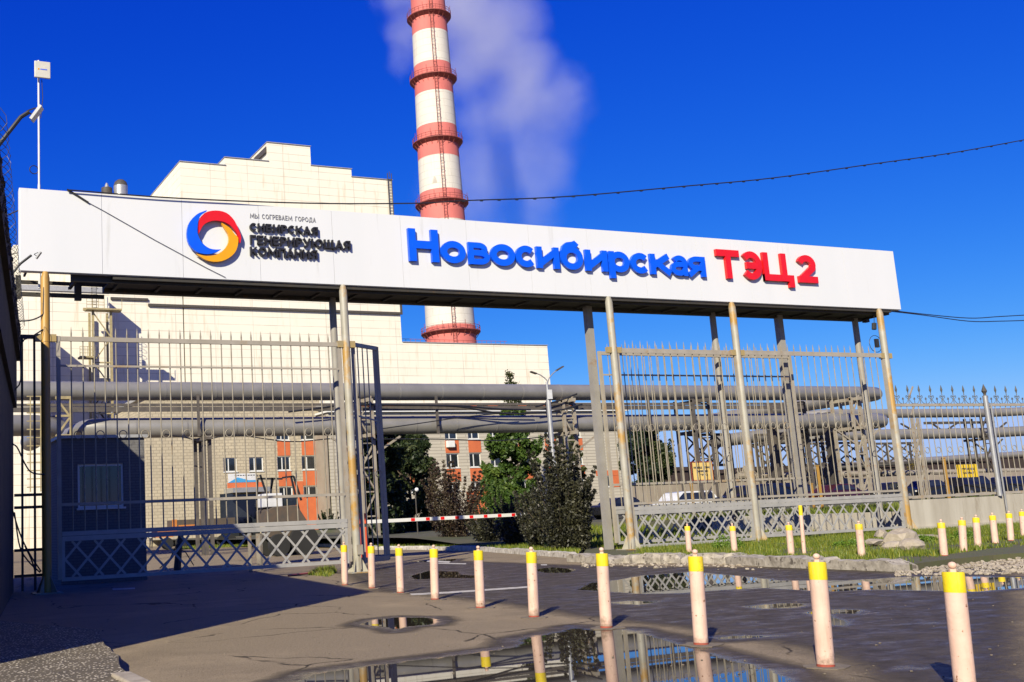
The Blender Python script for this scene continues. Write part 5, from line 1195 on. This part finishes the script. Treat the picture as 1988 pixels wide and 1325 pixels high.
# ------------------------------------------------------------------ barrier
bp = A(705, 1075, 40.2); bb = thing('boom_barrier', 'orange barrier post with a lowered red and white arm', 'barrier', (bp[0], 40.2, 0))
x0_, x1_ = AX(698.5, 1040, 40.2), AX(711, 1040, 40.2); zt = AZ(705, 997, 40.2); m = MB(); m.box(x0_, x1_, 40.1, 40.45, .0, zt-.55); m.box(x0_-.02, x1_-.02, 40.08, 40.47, zt-.42, zt); build('cabinet', m, 'barrier', bb, bevel=.015)
m = MB(); m.box(x0_+.03, x1_-.03, 40.12, 40.4, zt-.55, zt-.42); build('gap', m, 'wire', bb)
a = Vector(A(712, 1013.5, 40.0)); b = Vector(A(1027, 998.5, 40.0)); m = MB(); m.beam(a, b, .05, .14); arm = build('arm', m, 'white', bb)
for i in range(9):
    t = .27+i*.0895; p = a.lerp(b, t); m = MB(); u = (b-a).normalized()
    m.beam(p-u*.09+Vector((0, -.027, 0)), p+u*.09+Vector((0, -.027, 0)), .006, .12); build('red_block', m, 'red', arm)
# small round lamp and a white sign on lawn
gl = thing('garden_lamp', 'white globe garden lamp on a thin post among the dark trees', 'lamp', (AX(809, 1000, 60), 60, 0)); m = MB(); m.tube([(AX(809, 1000, 60), 60, 0), (AX(809, 1000, 60), 60, AZ(809, 955, 60))], .04, 6); build('post', m, 'duct', gl)
m = MB(); c = A(809, 951, 60); m.lathe(c, [(.13*sin(q)+.001, -.13*cos(q)) for q in np.linspace(0, pi, 9)], 14); build('globe', m, 'white', gl, True)

# ------------------------------------------------------------------ street lamp
YS = 57.0; xl = AX(1063, 760, YS)
ls = thing('street_lamp', 'grey street lamp with two curved arms above the upper pipe', 'street lamp', (xl, YS, 0))
m = MB(); m.tube([(xl+.0, YS, 0), (xl, YS, AZ(1063, 776, YS)), (xl, YS, AZ(1063, 776, YS)), (xl, YS, AZ(1063, 742, YS))], [.17, .15, .09, .07], 12); build('pole', m, 'galv', ls, True)
for pts, hd in (([(1063,745),(1061,738),(1050,729),(1040,725)], ((1030,722), (1041,726))), ([(1063,745),(1066,735),(1074,725),(1082,719)], ((1080,720), (1093,712)))):
    m = MB(); m.tube([A(x, y, YS) for x, y in cr(pts, 10)], .035, 6); ar = build('arm', m, 'galv', ls, True)
    m = MB(); m.beam(A(*hd[0], YS), A(*hd[1], YS), .2, .08); build('lamp_head', m, 'duct', ar)
m = MB(); m.beam((xl, YS-.2, AZ(1063, 776, YS)), (xl, YS-.2, AZ(1063, 758, YS)), .26, .2); build('junction_box', m, 'mast', ls)

# ------------------------------------------------------------------ right iron fence and concrete wall
YF2 = 31.2; xf0 = 38.55; xf1 = AX(2030, 900, YF2)
zwt = AZ(1860, 967, YF2); zwl = AZ(1860, 1018, YF2)
cw = thing('concrete_wall', 'stained concrete retaining wall under the spear topped fence', 'wall', (xf0, YF2, 0)); m = MB(); xj = AX(1945, 990, YF2)
m.box(xf0, xj, YF2-.15, YF2+.25, zwl, zwt); m.box(xj+.03, xf1, YF2-.13, YF2+.25, zwl, zwt+.05); build('panel', m, 'concrete', cw)
m = MB(); m.box(xf0, xf1, YF2-.32, YF2+.3, 0, zwl-.003); build('footing', m, 'concrete', cw)
m = MB(); m.box(39.0, 39.16, YF2+.31, 42.5, 0, .93); build('side_wall', m, 'concrete', cw)
fz0 = zwt+.12; fzt = AZ(1860, 785, YF2)
fn = thing('iron_fence', 'grey iron fence with spear tips and scrolls on the concrete wall', 'fence', (xf0, YF2, zwt))
m = MB(); m.box(xf0, xf1, YF2-.04, YF2+.04, fzt-.09, fzt+.02); m.box(xf0, xf1, YF2-.04, YF2+.04, fz0-.05, fz0+.05); build('rails', m, 'rail', fn)
m = MB(); sc_ = MB(); rg = MB(); i = 0; x = xf0+.2
while x < xf1:
    m.tube([(x, YF2, fz0), (x, YF2, fzt-.05)], .018, 5)
    if i % 2 == 0:
        sc_.tube([(x+.165, YF2, fzt), (x+.165, YF2, fzt+.5)], .016, 5); sc_.tube([(x+.165, YF2, fzt+.48), (x+.165, YF2, fzt+.60), (x+.165, YF2, fzt+.80)], [.016, .05, .004], 6)
        for s in (-1, 1):
            sc_.tube([(x+.165+s*px_, YF2, fzt+pz) for px_, pz in cr([(.03,.30),(.12,.36),(.14,.28),(.06,.24),(.05,.18),(.14,.06),(.26,.02),(.33,.02)], 14)], .014, 4)
        sc_.tube([(x+.495, YF2, fzt), (x+.495, YF2, fzt+.24)], .012, 4); sc_.tube([(x+.455, YF2, fzt+.2), (x+.495, YF2, fzt+.27), (x+.535, YF2, fzt+.2)], .02, 4)
        rg.ring((x+.165, YF2, AZ(1860, 873, YF2)), .12, .014)
    x += .33; i += 1
build('bars', m, 'bar', fn); build('scrolls_and_spears', sc_, 'spear', fn); build('ring', rg, 'bar', fn, split=True)
for px_ in (1932,):
    x = AX(px_, 900, YF2-.2); m = MB(); m.tube([(x, YF2-.2, zwt-.0), (x, YF2-.2, AZ(px_-20, 770, YF2))], .10, 14); build('post', m, 'galv', fn, True)
    m = MB(); zt = AZ(px_-20, 770, YF2); m.tube([(x, YF2-.2, zt), (x, YF2-.2, zt+.08), (x, YF2-.2, zt+.2), (x, YF2-.2, zt+.5)], [.06, .05, .11, .005], 8); build('finial', m, 'duct', fn)
    m = MB(); m.tube([(x+.22, YF2-.25, .3), (x+.22, YF2-.25, fzt)], .035, 8); build('downpipe', m, 'galv', fn)
for px_, lab in ((1837, 'ochre square post behind the spear topped fence'), (1590, 'thin ochre post behind the second right panel'), (1341, 'short ochre post below the yellow notice'), (1574, 'second thin ochre post behind the second right panel')):
    Yp = 33.5 if px_ > 1800 else 44; x = AX(px_, 930, Yp); zt = AZ(px_, 890 if px_ > 1800 else (905 if px_ == 1590 else 940), Yp); m = MB(); w_=.055 if Yp < 40 else .05; m.box(x-w_, x+w_, Yp-w_, Yp+w_, .1, zt); m.box(x-w_-.02, x+w_+.02, Yp-w_-.02, Yp+w_+.02, zt+.003, zt+.04); tag(build('post', m, 'yellowpost'), lab, 'post', 'ochre posts behind the fence')

# yellow notices
def notice(x0, x1, y0, y1, Y, mat, rows, label, frame=True):
    o = thing('notice_board', label, 'notice', A((x0+x1)/2, y1, Y)); xa, xb = AX(x0, y1, Y), AX(x1, y1, Y); za, zb = AZ((x0+x1)/2, y1, Y), AZ((x0+x1)/2, y0, Y)
    m = MB(); m.box(xa, xb, Y, Y+.03, za, zb); build('plate', m, mat, o)
    if frame:
        m = MB(); t = .035; m.box(xa-t, xb+t, Y-.01, Y+.04, zb, zb+t); m.box(xa-t, xb+t, Y-.01, Y+.04, za-t, za); m.box(xa-t, xa, Y-.01, Y+.04, za, zb); m.box(xb, xb+t, Y-.01, Y+.04, za, zb); build('frame', m, 'redstain', o)
    W_, H_ = xb-xa, zb-za
    for s, u0, u1, v0, hh in rows: textrow(s, xa+W_*u0, xa+W_*u1, za+H_*v0, H_*hh, H_*hh*.17, .004, 'ink', 'writing', gapf=.2, yface=Y, parent=o)
    return o
notice(1346, 1385, 898, 932, YG+1.25, 'signyellow', [('ПРОЕЗД ГОРОДА'[:6]+' СТОРОН', .07, .95, .66, .10), ('ЗАПРЕЩЕН', .24, .76, .45, .10), ('ГРУЗ', .34, .74, .23, .12)], 'cream notice in a red frame behind the first right panel')
notice(1861, 1900, 902, 927, YF2+.5, 'noticebright', [('ПРОЕЗД', .22, .82, .58, .15), ('ЗАКРЫТ', .24, .8, .28, .15)], 'bright yellow notice behind the spear topped fence', False)

# ------------------------------------------------------------------ cars
def carshape(L, H_, W_, prof, body, cabin):
    pass
def car(label, px_, ybot_z, Y, mat, L=4.5, Ht=1.5, W_=1.8, kind='sedan', flip=1, rot=0):
    x = AX(px_, 960, Y); z0 = ybot_z; o = thing('parked_car', label, 'car', (x, Y, z0), 'cars parked behind the fence', )
    if kind == 'suv': bp_ = [(-.5,.22),(-.5,.55),(-.49,.62),(-.44,.97),(-.40,1.0),(.10,1.0),(.17,.96),(.27,.62),(.47,.55),(.5,.45),(.5,.22)]; gp_ = [(-.445,.64),(-.41,.93),(.10,.93),(.235,.64)]
    elif kind == 'van': bp_ = [(-.5,.18),(-.5,.9),(-.48,1.0),(.30,1.0),(.40,.6),(.48,.5),(.5,.4),(.5,.18)]; gp_ = [(.05,.6),(.05,.92),(.29,.92),(.375,.6)]
    else: bp_ = [(-.5,.2),(-.5,.58),(-.47,.66),(-.33,.70),(-.20,.97),(-.12,1.0),(.08,1.0),(.14,.97),(.28,.66),(.46,.58),(.5,.45),(.5,.2)]; gp_ = [(-.30,.70),(-.18,.94),(.09,.94),(.235,.68)]
    P = [(x+flip*u*L, z0+v*Ht) for u, v in bp_]
    m = MB(); n = len(P); ins = []
    zmid = z0+.62*Ht
    vs = []
    for yy, f in ((-W_/2, 1), (W_/2, 1)):
        for (a, b) in P: vs.append((a, Y+(yy*(1-.16*max(0, (b-zmid)/(Ht*.38)))), b))
    m.add(vs, [tuple(range(n)), tuple(range(n, 2*n))[::-1]]+[(i, i+n, (i+1) % n+n, (i+1) % n) for i in range(n)])
    build('body', m, mat, o, bevel=.05)
    m = MB(); Q = [(x+flip*u*L, z0+v*Ht) for u, v in gp_]; cut = 3 if kind != 'van' else 1
    u0, u1 = Q[0][0], Q[3][0]
    def yat(z): return -W_/2*(1-.16*max(0, (z-zmid)/(Ht*.38)))-.012
    segs = [(0, .30), (.325, .62), (.645, 1)] if kind == 'suv' else ([(0, 1)] if kind == 'van' else [(0, .47), (.50, 1)])
    for s0, s1 in segs:
        for side in (1, -1):
            b0, b1 = Q[0][0]+(Q[3][0]-Q[0][0])*s0, Q[0][0]+(Q[3][0]-Q[0][0])*s1; t0, t1 = Q[1][0]+(Q[2][0]-Q[1][0])*s0, Q[1][0]+(Q[2][0]-Q[1][0])*s1
            zz0, zz1 = Q[0][1], Q[1][1]; vs = [(b0, Y+side*yat(zz0), zz0), (b1, Y+side*yat(zz0), zz0), (t1, Y+side*yat(zz1), zz1), (t0, Y+side*yat(zz1), zz1)]
            vs += [(p[0], p[1]-side*.03*-1 if side < 0 else p[1]+.03, p[2]) for p in vs]; m.add(vs, [(0, 1, 2, 3), (7, 6, 5, 4), (0, 4, 5, 1), (1, 5, 6, 2), (2, 6, 7, 3), (3, 7, 4, 0)])
    build('windows', m, 'glass', o)
    for s in (-.32, .33):
        for yy in (-W_/2+.1, W_/2-.1):
            wx = x+flip*s*L; m = MB(); m.tube([(wx, Y+yy-.12, z0+.33), (wx, Y+yy+.12, z0+.33)], .33, 18); wh = build('wheel', m, 'tyre', o, True)
            if yy < 0: m = MB(); m.tube([(wx, Y+yy-.135, z0+.33), (wx, Y+yy-.125, z0+.33)], .2, 12); build('rim', m, 'rim', wh)
    m = MB(); m.box(*sorted((x+flip*.495*L-.02, x+flip*.505*L+.01)), Y-W_/2+.1, Y-W_/2+.4, z0+.42*Ht, z0+.5*Ht); build('headlight', m, 'white', o)
    return o
def cars(label, px_, roof, Y, mat, L, kind, flip, W_=1.8):
    x = AX(px_, 960, Y); g0 = TH(x, Y); h = max(1.4, min(2.3, AZ(px_, roof, Y)-g0)); car(label, px_, g0, Y, mat, L, h, W_, kind, flip)
cars('white estate car with black roof rails behind the first right panel', 1322, 955, 62, 'carwhite', 5.0, 'suv', -1, 1.9)
cars('dark car parked left of the white estate car', 1205, 966, 62, 'carblack', 4.4, 'sedan', 1)
cars('black high car right of the white estate car', 1445, 943, 60, 'carblack', 4.4, 'suv', -1)
cars('dark blue van behind the thin box post', 1528, 938, 62, 'carblue', 4.2, 'van', 1)
cars('maroon black sedan behind the second right panel', 1626, 945, 58, 'carred', 4.4, 'sedan', 1)
cars('black sedan beside the last gate post', 1722, 940, 60, 'carblack', 3.9, 'sedan', -1)
cars('black hatchback behind the fence left of the ochre post', 1800, 933, 60, 'carblack', 3.9, 'sedan', -1)
cars('large black car under the bright yellow notice', 1889, 925, 60, 'carblack', 4.3, 'suv', 1)
cars('dark blue car behind the fence at the right edge of the picture', 1975, 925, 60, 'carblue', 4.2, 'suv', 1)

# far wall and dark wagons beyond the parking
m = MB(); Yw = 74; m.box(AX(1225, 950, Yw), AX(2100, 950, Yw), Yw, Yw+.5, 0, AZ(1500, 934, Yw)); 
tag(build('boundary_wall', m, 'farconc'), 'long buff boundary wall behind the parked cars', 'wall')
m = MB(); random.seed(9)
for i in range(90):
    px_ = random.uniform(1430, 1980); Yq = Yw+1.5+random.random(); x = AX(px_, 930, Yq); zz = AZ(px_, 930, Yq)
    if random.random() < .5: m.ring((x, Yq, zz+random.random()*.4), random.uniform(.2, .45), .05, 10, 4)
    else: m.beam((x, Yq, zz-.4), (x+random.uniform(-.8, .8), Yq, zz+random.uniform(.2, 1.2)), .09)
m.tube([(AX(1430, 925, Yw+2), Yw+2, AZ(1430, 925, Yw+2)), (AX(2050, 917, Yw+2), Yw+2, AZ(1900, 918, Yw+2))], .25, 8)
tag(build('pipework_clutter', m, 'truss'), 'tangle of small pipes and valves on top of the far boundary wall', 'pipework')
for k, (a, b, yt) in enumerate([(1300,1352,907),(1376,1432,912),(1455,1580,905),(1600,1745,902),(1750,1925,892),(1930,2080,880)]):
    m = MB(); Yd = 112; x0_, x1_ = AX(a, 930, Yd), AX(b, 930, Yd); zt = AZ((a+b)/2, yt, Yd); m.box(x0_, x1_, Yd, Yd+4, 0, zt-.5); m.slab([(x0_-.2, Yd-.3), (x1_+.2, Yd-.3), (x1_+.2, Yd+4.3), (x0_-.2, Yd+4.3)], zt-.5, zt); 
    n_ = int((x1_-x0_)/2.2)
    for i in range(n_): m.box(x0_+i*2.2+.3, x0_+i*2.2+.5, Yd-.12, Yd-.002, 0, zt-.52)
    tag(build('goods_wagon', m, 'wagon', loc=((x0_+x1_)/2, Yd, 0)), 'dark brown wagon on the far line, %s' % ['behind the bushy tree','right of the cream notice','left of the dark trestles','behind the bend of the pipes','behind the bright yellow notice','at the right edge of the picture'][k], 'wagon', 'dark wagons on the far line')

# ------------------------------------------------------------------ things in the yard behind the left gate
YTK = 84; tk = thing('flatbed_truck', 'long low truck with orange frame and dark side boards before the office', 'truck', (AX(370, 1040, YTK), YTK, 0)); z = lambda y: AZ(370, y, YTK)
m = MB(); m.box(AX(332, 1020, YTK), AX(449, 1020, YTK), YTK-1, YTK+1.2, z(1030), z(1009)); build('side_boards', m, 'truckdark', tk)
m = MB(); m.box(AX(283, 1020, YTK), AX(332, 1020, YTK)-.01, YTK-.95, YTK+1.1, z(1028), z(1022)); m.box(AX(328, 1020, YTK), AX(337, 1020, YTK), YTK-1.02, YTK-.99+.02, z(1031), z(1008)); m.box(AX(340, 1020, YTK), AX(378, 1020, YTK), YTK-1.06, YTK-1.005, z(1024), z(1019)); m.box(AX(300, 1020, YTK), AX(330, 1020, YTK), YTK-.9, YTK+1, z(1041), z(1028.2)); build('chassis', m, 'rusty', tk)
for px_ in (318, 345, 425, 440):
    m = MB(); xx = AX(px_, 1035, YTK); m.tube([(xx, YTK-1.1, .48), (xx, YTK-.8, .48)], .47, 16); build('wheel', m, 'tyre', tk, True)
# loader
YD = 52; ld = thing('tractor', 'dark tractor with a folded boom frame behind the left gate lattice', 'tractor', (AX(560, 1075, YD), YD, 0)); z = lambda y: AZ(560, y, YD); xx = lambda p: AX(p, 1020, YD)
m = MB(); m.prism([(xx(508), z(1018)), (xx(508), z(990)), (xx(522), z(984)), (xx(565), z(982)), (xx(572), z(990)), (xx(585), z(1012)), (xx(585), z(1022)), (xx(530), z(1022))], YD-.8, YD+.8); m.box(xx(515), xx(590), YD-.5, YD+.5, z(1042), z(1022.2)); build('body', m, 'truckdark', ld, bevel=.04)
m = MB(); m.box(xx(509), xx(541), YD-.72, YD+.72, z(984), z(958)); cbn = build('cab', m, 'banner', ld, bevel=.04)
m = MB(); m.box(xx(543), xx(567), YD-.7, YD+.7, z(982), z(966)); build('window', m, 'glass', ld)
m = MB()
for a, b in (((500,930),(548,930)),((500,932),(497,985)),((505,922),(518,962)),((565,925),(580,990)),((526,950),(530,930)),((548,928),(570,925)),((570,925),(585,972)),((518,962),(537,1012)),((528,928),(524,985))): m.beam(A(*a, YD-.3), A(*b, YD-.3), .09)
build('boom_frame', m, 'wire', ld)
for px_, r_ in ((530, .55), (578, .75)):
    for yy in (-.75, .75): m = MB(); m.tube([(xx(px_), YD+yy-.15, r_), (xx(px_), YD+yy+.15, r_)], r_, 20); build('wheel', m, 'tyre', ld, True)
# leaning dark post with stays
m = MB(); Yp = 38; m.tube([A(343, 1118, Yp), A(347, 1070, Yp), A(352, 1033, Yp)], [.14, .12, .10], 10); m.tube([A(352,1040,Yp), A(330,1085,Yp), A(310,1104,Yp)], .02, 5); m.tube([A(352,1068,Yp), A(360,1072,Yp), A(376,1098,Yp)], .02, 5)
tag(build('stub_post', m, 'duct'), 'short dark post with stays just behind the left gate lattice', 'post')
m = MB(); Yp = 36.2; m.box(*(lambda a, b: (a[0], b[0], Yp-.04, Yp+.04, 0, b[2]))(A(483, 1090, Yp), A(487, 1036, Yp))); m.box(*(lambda a, b: (a[0], b[0], Yp-.04, Yp+.04, 0, b[2]))(A(499, 1090, Yp), A(508, 1036, Yp)))
tag(build('post', m, 'truss'), 'pair of short steel stop posts behind the left gate lattice', 'post')
# bicycle-like person near the truck
def person(px_, Y, label):
    x = AX(px_, 1040, Y); o = thing('person', label, 'person', (x, Y, 0)); 
    me = bpy.data.meshes.new('body'); V = [(0,0,.92),(0,0,1.15),(0,-.02,1.38),(0,-.03,1.50),(0,-.04,1.66),(-.09,0,.88),(-.11,-.12,.48),(-.11,.02,.06),(.09,0,.88),(.12,.10,.48),(.12,.22,.08),(-.19,-.02,1.38),(-.25,-.02,1.1),(-.24,-.16,.88),(.19,-.02,1.38),(.26,.03,1.1),(.27,-.08,.88),(-.11,-.12,.03),(.12,.09,.04)]
    E = [(0,1),(1,2),(2,3),(3,4),(0,5),(5,6),(6,7),(0,8),(8,9),(9,10),(2,11),(11,12),(12,13),(2,14),(14,15),(15,16),(7,17),(10,18)]
    R_ = [.14,.13,.15,.06,.105,.09,.065,.045,.09,.065,.045,.06,.045,.035,.06,.045,.035,.035,.035]
    me.from_pydata(V, E, []); b = bpy.data.objects.new('body', me); COL.objects.link(b); b.parent = o; me.materials.append(M['cloth'])
    sk = b.modifiers.new('skin', 'SKIN'); 
    for i, r in enumerate(R_): me.skin_vertices[0].data[i].radius = (r, r*.85)
    me.skin_vertices[0].data[0].use_root = True; s2 = b.modifiers.new('sub', 'SUBSURF'); s2.levels = 2; s2.render_levels = 2
    ORG[b.name] = ORG[o.name]
    m = MB(); m.lathe((x, Y-.03, 1.1), [(.16, -.2), (.17, .05), (.19, .28), (.10, .36)], 14); build('jacket', m, 'clothl', o, True)
    m = MB(); m.lathe((x, Y-.03, 1.67), [(.10, -.02), (.11, .04), (.07, .11), (.01, .13)], 12); build('hair', m, 'wire', o, True)
def _p(): person(293, 92, 'person in a light top and dark trousers walking beside the low truck')
me_ok = True
_p()
